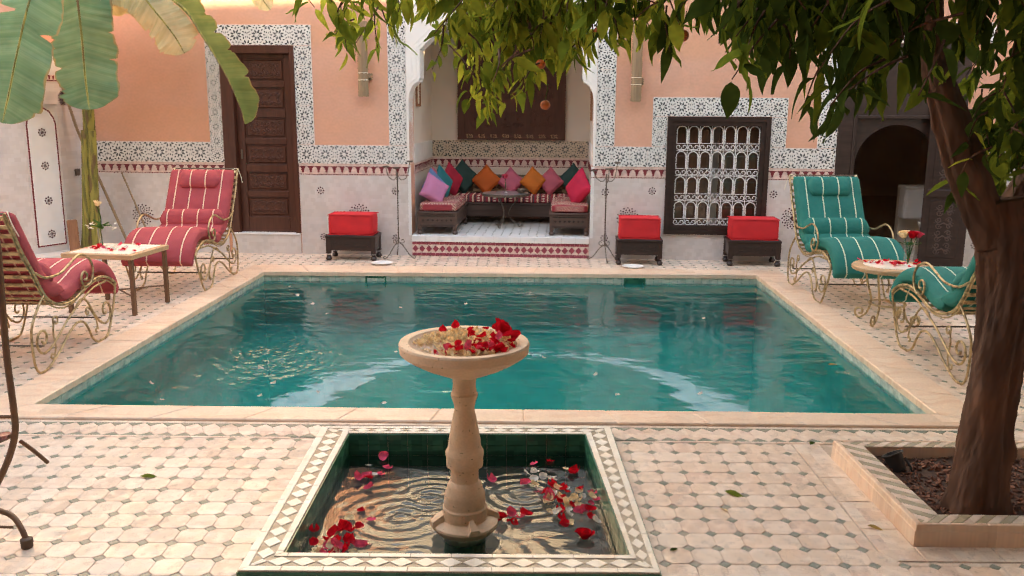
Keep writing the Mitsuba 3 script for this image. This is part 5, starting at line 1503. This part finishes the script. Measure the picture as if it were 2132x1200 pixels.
# ------------------------------------------------------------------ iron stand in the near corner
t = thing('iron_stand', 'rusty iron stand with curved legs cut off by the picture edge', 'stand')
rod = spline([(-1.755, 2.95, 1.10), (-1.760, 2.95, 0.938), (-1.766, 2.95, 0.70), (-1.762, 2.95, 0.51), (-1.766, 2.95, 0.42), (-1.795, 2.95, 0.331), (-1.845, 2.95, 0.235), (-1.89, 2.95, 0.17), (-1.93, 2.95, 0.14)], 6)
add(t + '__upright', tube(rod, 0.0115, 8), 'rust_iron', smooth=True)
add(t + '__foot', tube(spline([(-1.93, 2.95, 0.14), (-1.87, 2.95, 0.128), (-1.81, 2.95, 0.102), (-1.770, 2.93, 0.065), (-1.748, 2.915, 0.03)], 6), 0.010, 8), 'rust_iron', smooth=True)
add(t + '__foot', tube(spline([(-1.763, 2.97, 0.38), (-1.735, 3.00, 0.33), (-1.712, 3.04, 0.27), (-1.71, 3.3, 0.12), (-1.72, 3.5, 0.03)][:3], 6), 0.007, 8), 'rust_iron', smooth=True)
add(t + '__rubber_foot', xf(lathe([(0.017, 0), (0.020, 0.004), (0.021, 0.034), (0.014, 0.038), (0.001, 0.038)], 16), mat(-1.745, 2.912, 0.0)), 'rubber', smooth=35)
add(t + '__brace', cat(tube([(-2.05, 2.95, 0.475), (-1.762, 2.95, 0.478)], 0.006, 6), tube(spline([(-2.05, 2.95, 0.345), (-1.86, 2.95, 0.375), (-1.765, 2.95, 0.415)], 4), 0.008, 6), tube([(-2.05, 2.95, 0.068), (-1.80, 2.93, 0.068)], 0.005, 6)), 'rust_iron', smooth=True)
t = thing('candle_glass', 'small glass candle holder with dark rim on the rusty iron stand', 'candle holder')
add(t + '__cup', xf(lathe([(0.001, 0), (0.022, 0.001), (0.028, 0.02), (0.029, 0.045)], 20), mat(-1.808, 2.95, 0.395)), 'glass', smooth=40)
add(t + '__wax', xf(lathe([(0.001, 0.002), (0.020, 0.003), (0.024, 0.018), (0.001, 0.019)], 20), mat(-1.808, 2.95, 0.395)), 'maroon_tile', smooth=30)

# ------------------------------------------------------------------ banana plant
t = thing('banana_plant', 'banana plant with a straight yellow green stem and hanging torn leaves', 'plant')
stem = spline([(-4.50, 9.22, 0.05), (-4.46, 9.20, 0.3), (-4.42, 9.18, 0.8), (-4.36, 9.12, 1.4), (-4.30, 9.0, 2.0), (-4.22, 8.9, 2.6)], 6)
rr = np.interp(np.linspace(0, 1, len(stem)), [0, 0.15, 1], [0.095, 0.070, 0.045])
add(t + '__stem', tube(stem, rr, 16), 'banana_stem', smooth=True)
sh = [tube(np.c_[stem[:18, 0] + dx, stem[:18, 1] - 0.035, stem[:18, 2]], np.linspace(0.066, 0.038, 18), 10) for dx in (-0.03, 0.045)]
add(t + '__sheath', cat(*sh), 'banana_stem', smooth=True)


def banana_leaf(key, mid, width, side, fold, m, wave=0.02, n=120, seed=0, tears=()):
    p = spline(mid, 12)
    L = np.r_[0, np.cumsum(np.linalg.norm(np.diff(p, axis=0), axis=1))]
    tt = np.linspace(0, 1, n)
    P = np.stack([np.interp(tt * L[-1], L, p[:, i]) for i in range(3)], 1)
    t_ = np.gradient(P, axis=0); t_ /= np.linalg.norm(t_, axis=1, keepdims=True)
    side = np.asarray(side, float)
    s = side - t_ * (t_ @ side)[:, None]; s /= np.linalg.norm(s, axis=1, keepdims=True)
    nn = np.cross(t_, s)
    prof = np.minimum(np.clip(tt / 0.16, 0, 1) ** 0.6, np.clip((1 - tt) / 0.10, 0, 1) ** 0.55)
    nw = 9
    g = np.random.default_rng(seed + 50)
    small = tuple((g.uniform(0.2, 0.92), g.uniform(0.06, 0.28), int(g.choice((-1, 1)))) for _ in range(14))
    for sgn, nm in ((-1, 'blade'), (1, 'blade')):
        ws = np.linspace(0, 1, nw)
        V = np.zeros((n, nw, 3)); UV = np.zeros((n, nw, 2))
        for i in range(n):
            hw = width / 2 * prof[i] * (1 + 0.10 * (float(meshkit.noise(np.array([[i * 0.14, seed * 3.1, sgn]]), 2)[0]) - 0.5))
            for tr, depth, sg in tuple(tears) + small:
                if sg == sgn: hw *= 1 - depth * math.exp(-((tt[i] - tr) / (0.012 if depth > 0.29 else 0.006)) ** 2)
            fo = fold + 0.12 * math.sin(i * 0.11 + seed + sgn)
            r = ws * hw
            wob = wave * np.sin(i * 0.42 + sgn + seed) * ws ** 1.6 * (0.6 + 0.4 * math.sin(i * 0.15)) + 0.0035 * math.sin(i * 1.35) * ws ** 0.5 + 0.018 * ws * math.sin(i * 0.06 + seed)
            V[i] = P[i] + s[i] * (sgn * r * math.cos(fo))[:, None] + nn[i] * (r * math.sin(fo) + wob)[:, None] + t_[i] * (ws * hw * 0.10)[:, None]
            UV[i, :, 0] = sgn * ws; UV[i, :, 1] = tt[i] * L[-1]
        v, f = grid_mesh(V)
        add(key + '__' + nm, (v, f if sgn > 0 else f[:, ::-1]), m, smooth=True, uv=UV.reshape(-1, 2))
    add(key + '__midrib', tube(P - nn * 0.004, np.interp(tt, [0, 1], [0.016, 0.004]), 7), 'banana_stem', smooth=True)


def nleaf(txt):
    k = uniq('banana_plant__leaf'); labels[k] = {'label': txt}
    return k


banana_leaf(nleaf('broad green banana leaf hanging straight down in front of the stem'), [(-4.20, 8.85, 2.75), (-4.15, 8.72, 2.80), (-4.13, 8.62, 2.62), (-4.11, 8.60, 2.2), (-4.12, 8.62, 1.80), (-4.115, 8.64, 1.51)], 0.60, (1, 0.05, 0), -0.12, 'banana_green', 0.010, seed=1)
banana_leaf(nleaf('green banana leaf hanging with torn edges at the picture edge'), [(-4.1, 8.4, 2.85), (-3.95, 7.9, 2.75), (-3.98, 7.55, 2.45), (-4.09, 7.45, 2.0), (-4.20, 7.45, 1.65), (-4.30, 7.48, 1.40)], 0.52, (0.85, 0.1, 0.35), -0.25, 'banana_green', 0.014, seed=2, tears=((0.42, 0.8, 1), (0.62, 0.5, 1), (0.55, 0.6, -1)))
banana_leaf(nleaf('pale dry cream banana leaf reaching over the salmon wall'), [(-4.1, 8.85, 2.60), (-3.85, 8.75, 2.68), (-3.60, 8.70, 2.60), (-3.42, 8.68, 2.40), (-3.27, 8.68, 2.20), (-3.19, 8.70, 2.04)], 0.42, (0.85, 0.15, 0.5), -0.3, 'banana_pale', 0.018, seed=3)
banana_leaf(nleaf('long folded olive banana leaf drooping over the carved door'), [(-3.9, 8.95, 2.62), (-3.55, 8.85, 2.62), (-3.22, 8.75, 2.48), (-3.02, 8.72, 2.20), (-2.82, 8.72, 1.85), (-2.70, 8.72, 1.55), (-2.655, 8.72, 1.38)], 0.40, (0.75, -0.45, 0.45), -1.02, 'banana_folded', 0.022, seed=4, tears=((0.45, 0.22, 1), (0.55, 0.28, 1), (0.66, 0.2, 1), (0.78, 0.26, 1)))
banana_leaf(nleaf('pale torn banana leaf tip hanging from above beside the door'), [(-3.0, 8.6, 3.0), (-2.75, 8.55, 2.95), (-2.55, 8.5, 2.75), (-2.42, 8.5, 2.58), (-2.30, 8.5, 2.42)], 0.20, (0.8, 0, 0.5), -0.4, 'banana_pale', 0.02, n=60, seed=5)
banana_leaf(nleaf('pale upper banana leaf crossing the top of the picture'), [(-4.15, 8.9, 2.62), (-3.9, 8.85, 2.50), (-3.70, 8.8, 2.52), (-3.45, 8.75, 2.62), (-3.2, 8.7, 2.75)], 0.22, (0.3, 0.1, 0.9), -0.5, 'banana_pale', 0.015, n=60, seed=6)
t = thing('prop_pole', 'light brown pole leaning behind the banana stem', 'pole')
scene[t] = mikit.ply(tube([(-4.12, 9.30, 0.06), (-4.55, 9.25, 1.3), (-4.78, 9.2, 2.3)], 0.014, 8), 'bamboo_lamp', smooth=True)
t = thing('prop_pole', 'thin brown stake leaning against the wall by the square table', 'pole')
scene[t] = mikit.ply(tube([(-3.86, 9.30, 0.06), (-4.22, 9.46, 0.85)], 0.010, 8), 'bamboo_lamp', smooth=True)
t = thing('wooden_board', 'short brown board leaning in the banana bed', 'board')
scene[t] = mikit.ply(xf(cbox(-0.05, 0.05, -0.012, 0.012, 0, 0.34, 0.012), mat(-4.52, 8.93, 0.07, ry=-0.05, rx=-0.12, rz=0.3)), 'board_wood')

# ------------------------------------------------------------------ orange tree
t = thing('orange_tree', 'orange tree with thick brown trunk and drooping leafy branches over the court', 'tree')


def wobble(p, r, amp, seed, lobes=0.0):
    """A limb with fluted, cracked and knotty bark as real relief."""
    L = np.r_[0, np.cumsum(np.linalg.norm(np.diff(p, axis=0), axis=1))]
    m = max(12, int(L[-1] / 0.012)); n = 72
    q = np.linspace(0, L[-1], m)
    p2 = np.stack([np.interp(q, L, p[:, i]) for i in range(3)], 1); r2 = np.interp(q, L, np.broadcast_to(r, (len(p),)))
    v, f = tube(p2, r2, n)
    a = (np.arange(len(v)) % n) * 2 * np.pi / n
    zz = np.r_[np.repeat(q, n), q[0], q[-1]]
    N = lambda k, fz, s: meshkit.noise(np.c_[np.cos(a) * k, np.sin(a) * k, zz * fz], s) - 0.5
    c = amp * (1.0 * N(1.4, 3.0, seed) + 0.75 * N(3.2, 2.2, seed + 1)) - 0.22 * amp * np.abs(N(9.0, 5.0, seed + 2)) ** 0.5 + 0.16 * amp * N(14.0, 30.0, seed + 3)
    for ka, kz, s in ((1.1, 0.42, 0.05), (3.6, 0.62, 0.04), (2.9, 0.25, 0.045)):
        c = c + amp * 0.5 * np.exp(-(((a - ka + np.pi) % (2 * np.pi) - np.pi) / 0.35) ** 2 - ((zz - kz * L[-1]) / s) ** 2)
    if lobes: c = c + lobes * np.exp(-zz / 0.10) * (np.cos(5 * a + 0.8) + 0.5 * np.cos(3 * a))
    ctr = np.vstack([np.repeat(p2, n, axis=0), p2[:1], p2[-1:]])
    d = v - ctr; dl = np.maximum(np.linalg.norm(d, axis=1, keepdims=True), 1e-6)
    return v + d / dl * c[:, None], f


tp = spline([(1.770, 3.21, -0.02), (1.775, 3.205, 0.06), (1.775, 3.20, 0.17), (1.772, 3.20, 0.30), (1.772, 3.20, 0.46), (1.787, 3.21, 0.73), (1.790, 3.22, 0.92), (1.775, 3.23, 1.10), (1.745, 3.24, 1.24)], 8)
tr = np.interp(tp[:, 2], [-0.02, 0.04, 0.12, 0.26, 0.46, 0.9, 1.1, 1.24], [0.150, 0.128, 0.108, 0.092, 0.084, 0.083, 0.098, 0.092])
add(t + '__trunk', wobble(tp, tr, 0.036, 3, 0.018), 'bark', smooth=True)
b1 = spline([(1.74, 3.23, 1.08), (1.66, 3.22, 1.22), (1.585, 3.20, 1.36), (1.53, 3.20, 1.50), (1.47, 3.20, 1.64), (1.415, 3.20, 1.78), (1.39, 3.2, 1.95), (1.30, 3.2, 2.15)], 6)
b2 = spline([(1.80, 3.24, 1.05), (1.86, 3.26, 1.22), (1.95, 3.28, 1.36), (2.06, 3.3, 1.55), (2.2, 3.35, 1.9), (2.3, 3.4, 2.3)], 6)
add(t + '__limb', wobble(b1, np.linspace(0.072, 0.045, len(b1)), 0.022, 5), 'bark', smooth=True)
add(t + '__limb', wobble(b2, np.linspace(0.09, 0.06, len(b2)), 0.022, 6), 'bark', smooth=True)
for q, r0, r1 in (([(1.30, 3.2, 2.13), (1.0, 3.3, 2.35), (0.5, 3.45, 2.35), (0.0, 3.6, 2.25), (-0.45, 3.8, 2.12), (-0.72, 3.9, 2.02)], 0.045, 0.010),
                  ([(1.30, 3.2, 2.13), (1.15, 2.9, 2.35), (0.85, 2.75, 2.3), (0.6, 2.75, 2.1)], 0.035, 0.010), ([(1.40, 3.2, 1.85), (1.2, 2.8, 1.95), (1.0, 2.45, 1.9), (0.85, 2.35, 1.78)], 0.022, 0.006),
                  ([(1.30, 3.2, 2.13), (1.4, 3.3, 2.6), (1.3, 3.4, 3.1), (1.1, 3.5, 3.5)], 0.045, 0.012), ([(2.3, 3.4, 2.28), (2.2, 3.2, 2.7), (2.0, 3.0, 3.1)], 0.05, 0.012), ([(0.5, 3.45, 2.35), (0.35, 3.5, 2.1), (0.28, 3.5, 1.9)], 0.014, 0.005),
                  ([(0.0, 3.6, 2.25), (-0.02, 3.6, 2.0), (0.02, 3.6, 1.75)], 0.010, 0.004)):
    q = spline(q, 6)
    add(t + '__branch', tube(q, np.linspace(r0, r1, len(q)), 9), 'bark', smooth=True)


def leaf_mesh(L, Wd, bend, fold, n=6, sway=0.0, wav=0.0):
    """A folded, curved leaf along +x: bend droops it, sway curves it sideways, wav ripples its edges."""
    s = np.linspace(0, 1, n)
    hw = Wd / 2 * np.sin(np.pi * np.clip(s, 0, 1) ** 0.85) ** 0.9 * (1 - 0.25 * s) + 0.0006
    x = L * s; z = -bend * L * s ** 2; y0 = sway * L * s ** 2
    V = np.stack([np.stack([x - y0 * k * 0.3, y0 + hw * k * math.cos(fold), z + hw * abs(k) * math.sin(fold) + wav * abs(k) * np.sin(s * 9 + k)], -1) for k in (-1, 0, 1)], 1)
    return grid_mesh(V)


LEAVES = [leaf_mesh(1.0, w, b, f_, 8, sw, wv) for w, b, f_, sw, wv in ((0.45, 0.20, 0.35, 0.12, 0.02), (0.38, 0.45, 0.55, -0.15, 0.03), (0.52, 0.10, 0.2, 0.05, 0.035), (0.43, 0.60, 0.4, 0.2, 0.02),
                                                                          (0.34, 0.30, 0.75, -0.22, 0.03), (0.48, -0.12, 0.3, 0.1, 0.04), (0.56, 0.35, 0.15, -0.08, 0.05), (0.40, 0.75, 0.6, 0.0, 0.02))]
FAR = [leaf_mesh(1.0, w, b, f_, 4) for w, b, f_ in ((0.47, 0.20, 0.35), (0.42, 0.35, 0.5), (0.52, 0.12, 0.2), (0.45, 0.50, 0.4))]
LPLY = {(i, m): mikit.ply(LEAVES[i], m, smooth=True) for i in range(8) for m in ('citrus_leaf', 'young_leaf', 'old_leaf')}
allleaf, twigs = [], []


def spray(base, tip, nl, size, ms, droop=0.9):
    """A twig with alternate drooping leaves; leaves are collected as (matrix, variant, material)."""
    base, tip = np.array(base, float), np.array(tip, float)
    mid = (base + tip) / 2 + [0, 0, 0.02] + rng.normal(0, 0.012, 3)
    p = spline([base, mid, tip], 4)
    twigs.append(tube(p, np.linspace(0.0040, 0.0018, len(p)), 5, caps=False))
    for k in range(nl):
        t = 0.15 + 0.85 * k / max(1, nl - 1)
        q = base * (1 - t) ** 2 + 2 * mid * t * (1 - t) + tip * t * t
        az = rng.uniform(0, 6.28)
        el = -droop + rng.normal(0, 0.42)
        d = np.array([math.cos(az) * math.cos(el), math.sin(az) * math.cos(el), math.sin(el)])
        up = np.array([0, 0, 1.0]) + rng.normal(0, 0.35, 3)
        y = np.cross(up, d); y /= np.linalg.norm(y); z = np.cross(d, y)
        L = size * rng.uniform(0.55, 1.35)
        M = np.eye(4); M[:3, 0], M[:3, 1], M[:3, 2] = d * L, y * L, z * L; M[:3, 3] = q + d * 0.008
        allleaf.append((M, int(rng.integers(8)), ms[int(rng.integers(len(ms)))]))


BR = ['citrus_leaf', 'citrus_leaf', 'young_leaf', 'young_leaf']  # bright mix: sky light over the pool put into the leaf colour
DK = ['citrus_leaf', 'old_leaf', 'old_leaf']  # dark mix: shade under the dense crown put into the leaf colour
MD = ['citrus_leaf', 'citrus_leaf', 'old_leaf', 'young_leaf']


def pxw(Y, x0, x1, y0, y1):
    """Box of the hanging foliage at the distance Y: x and z ranges, for picture offsets measured on a survey of the photograph."""
    k = Y / 1850.0 * 1.02
    return ((x0 - 1076) * k, (x1 - 1076) * k, 1.55 + (238 - y1) * k, 1.55 + (238 - y0) * k)


# (distance, x range, y range of the leaf bases, number of sprays, leaves each, leaf length, mix)
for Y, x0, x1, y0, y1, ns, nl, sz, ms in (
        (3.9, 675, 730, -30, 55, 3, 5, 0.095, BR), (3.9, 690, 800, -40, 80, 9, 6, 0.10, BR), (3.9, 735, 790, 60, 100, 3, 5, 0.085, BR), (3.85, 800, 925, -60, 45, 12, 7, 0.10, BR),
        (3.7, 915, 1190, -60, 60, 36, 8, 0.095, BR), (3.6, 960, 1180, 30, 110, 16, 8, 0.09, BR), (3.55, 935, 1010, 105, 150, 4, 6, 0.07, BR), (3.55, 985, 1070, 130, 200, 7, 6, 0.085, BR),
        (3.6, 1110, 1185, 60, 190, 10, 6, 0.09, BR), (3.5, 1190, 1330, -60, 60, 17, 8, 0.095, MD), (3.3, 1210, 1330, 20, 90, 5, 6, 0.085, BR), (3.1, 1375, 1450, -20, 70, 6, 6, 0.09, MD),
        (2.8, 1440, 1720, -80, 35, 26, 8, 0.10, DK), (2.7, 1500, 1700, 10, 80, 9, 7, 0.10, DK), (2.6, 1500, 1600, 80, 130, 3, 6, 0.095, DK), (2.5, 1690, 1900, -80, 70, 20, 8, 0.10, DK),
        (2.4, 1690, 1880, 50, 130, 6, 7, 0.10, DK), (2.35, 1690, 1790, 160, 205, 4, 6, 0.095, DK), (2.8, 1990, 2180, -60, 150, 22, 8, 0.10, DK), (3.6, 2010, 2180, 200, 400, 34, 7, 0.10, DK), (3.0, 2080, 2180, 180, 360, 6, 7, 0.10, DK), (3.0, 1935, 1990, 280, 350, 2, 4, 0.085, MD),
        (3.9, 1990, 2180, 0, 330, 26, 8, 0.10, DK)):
    X0, X1, Z0_, Z1_ = pxw(Y, x0, x1, y0, y1)
    for _ in range(int(ns * (1.15 if ms is BR else 1.35))):
        b = np.array([rng.uniform(X0, X1), Y + rng.normal(0, 0.16), rng.uniform(Z0_, Z1_)])
        tp_ = b + [rng.normal(-0.02, 0.05), rng.normal(0, 0.05), -rng.uniform(0.02, 0.10)]
        spray(b + [rng.normal(0.02, 0.05), rng.normal(0, 0.05), 0.07], tp_, nl, sz, ms)
nvis = len(allleaf)


def score(M):
    q = M[:3, 3] + M[:3, 0] * 0.5 - EYE
    z = q @ FWD
    a, b = (q @ RGT) / z, (q @ UPC) / z
    if abs(a) > 0.575 or b > 0.322 or b < -0.3: return 99
    return z / (np.linalg.norm(M[:3, 0]) * 10)


order = sorted(range(nvis), key=lambda i: score(allleaf[i][0]) + 0.8 * ((i * 7919) % 13) / 13)
for i in order[:300]:
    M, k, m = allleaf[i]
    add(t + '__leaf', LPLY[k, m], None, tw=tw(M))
rest = {}
for i in order[300:]:
    M, k, m = allleaf[i]
    rest.setdefault(m, []).append(xf(LEAVES[k], M))
# the upper crown, above the picture
for (cx, cy, cz, rx, ry, rz_, n) in ((1.7, 2.9, 3.0, 1.9, 1.5, 0.95, 15000), (2.6, 3.6, 2.75, 1.7, 1.7, 0.9, 9000), (2.0, 4.6, 3.05, 1.4, 1.2, 0.8, 8000), (1.9, 2.0, 2.5, 1.6, 0.8, 0.55, 6000), (0.8, 2.6, 2.6, 1.0, 0.5, 0.45, 1300)):
    for _ in range(n):
        d = rng.normal(0, 1, 3); d /= np.linalg.norm(d)
        q = np.array([cx, cy, cz]) + d * [rx, ry, rz_] * rng.uniform(0.15, 1) ** 0.45
        q += 0.25 * (meshkit.noise(np.array([q * 2.1]), 3) - 0.5)
        if float(meshkit.noise(np.array([q * 2.6]), 7)[0]) < 0.40: continue
        if q[2] < 1.55 + 0.125 * q[1] + 0.16: continue
        az, el = rng.uniform(0, 6.28), rng.normal(-0.6, 0.5)
        dd = np.array([math.cos(az) * math.cos(el), math.sin(az) * math.cos(el), math.sin(el)])
        y = np.cross([0, 0, 1.0], dd); y /= np.linalg.norm(y); z = np.cross(dd, y)
        L = rng.uniform(0.08, 0.125)
        M = np.eye(4); M[:3, 0], M[:3, 1], M[:3, 2] = dd * L, y * L, z * L; M[:3, 3] = q
        rest.setdefault(MD[int(rng.integers(4))], []).append(xf(FAR[int(rng.integers(4))], M))
for m, ms in rest.items(): add(t + '__crown', cat(*ms), m, smooth=True, stuff=True)
add(t + '__twigs', cat(*twigs), 'bark', stuff=True)
om = trimesh.creation.icosphere(3)
for x, y, z, r, txt in ((0.564, 3.2, 1.800, 0.022, 'small ripe orange hanging before the salmon wall'), (0.30, 3.5, 1.835, 0.022, 'orange in the shaded leaves right of the alcove arch'),
                        (0.078, 3.45, 1.712, 0.019, 'orange hanging in front of the carved wall panel, upper one'), (0.098, 3.45, 1.562, 0.019, 'lowest orange hanging in front of the carved wall panel')):
    t = thing('orange_fruit', txt, 'orange')
    v = np.array(om.vertices) * r * [1, 1, 0.95]
    add(t + '__fruit', xf((v, np.array(om.faces)), mat(x, y, z)), 'orange_peel', smooth=True)
    add(t + '__stalk', tube([(x, y, z + r * 0.9), (x + 0.004, y, z + r + 0.02), (x + 0.01, y, z + r + 0.06)], 0.0016, 5), 'green_stalk', smooth=True)

# uplight and litter
t = thing('garden_spotlight', 'small dark spotlight lying in the planter soil', 'spotlight')
SM = mat(1.63, 3.62, 0.075, ry=0.5, rz=2.4)
add(t + '__housing', xf(lathe([(0.001, -0.055), (0.028, -0.05), (0.034, -0.02), (0.040, 0.02), (0.046, 0.024), (0.046, 0.03), (0.038, 0.03), (0.034, 0.015), (0.001, 0.012)], 24), SM), 'lamp_plastic', smooth=35)
add(t + '__bracket', xf(tube(spline([(-0.045, 0, 0), (-0.05, 0, -0.06), (0, 0, -0.075), (0.05, 0, -0.06), (0.045, 0, 0)], 5), 0.005, 6), SM), 'lamp_plastic')
lf = leaf_mesh(0.095, 0.038, 0.12, 0.3)
for x, y, z, a, m, s, txt in ((-1.60, 3.53, 0.006, 0.1, 'olive_skin', 0.8, 'olive fallen leaf on the pale paving near the iron stand'), (0.86, 3.44, 0.006, -0.7, 'olive_skin', 1.0, 'curled brown green fallen leaf on the paving before the planter'),
                              (1.335, 3.14, 0.006, -0.6, 'dry_leaf', 0.6, 'yellow curled fallen leaf beside the planter wall'), (1.37, 3.93, 0.02, 1.0, 'old_leaf', 0.7, 'dark fallen leaf against the planter corner'),
                              (2.03, 5.60, ZW + 0.004, 0.4, 'dry_leaf', 0.8, 'yellow leaf floating by the pool edge'), (0.55, 2.93, 0.004, 0.6, 'old_leaf', 0.45, 'dark leaf scrap on the paving by the basin corner'), (0.83, 3.25, 0.004, 2.0, 'cream', 0.5, 'pale petal scrap lying on the paving before the planter')):
    t = thing('fallen_leaf' if m != 'cream' else 'petal_scrap', txt, 'leaf' if m != 'cream' else 'petal')
    scene[t] = mikit.ply(xf(lf, mat(x, y, z, rz=a, rx=0.2, s=s)), m if m != 'cream' else 'cream_petal', smooth=True)
for i in range(26):
    x, y = rng.uniform(-2.2, 1.6), 4.5 + 3.6 * rng.uniform() ** 1.3
    if x < -1.4 + 0.0 and y < 4.6: continue
    put_petal('pool_petal', 'white', x, y, ZW + 0.003, 'pale petal drifting alone on the pool water', 'pale petals drifting on the pool', 0.15, 0.85)
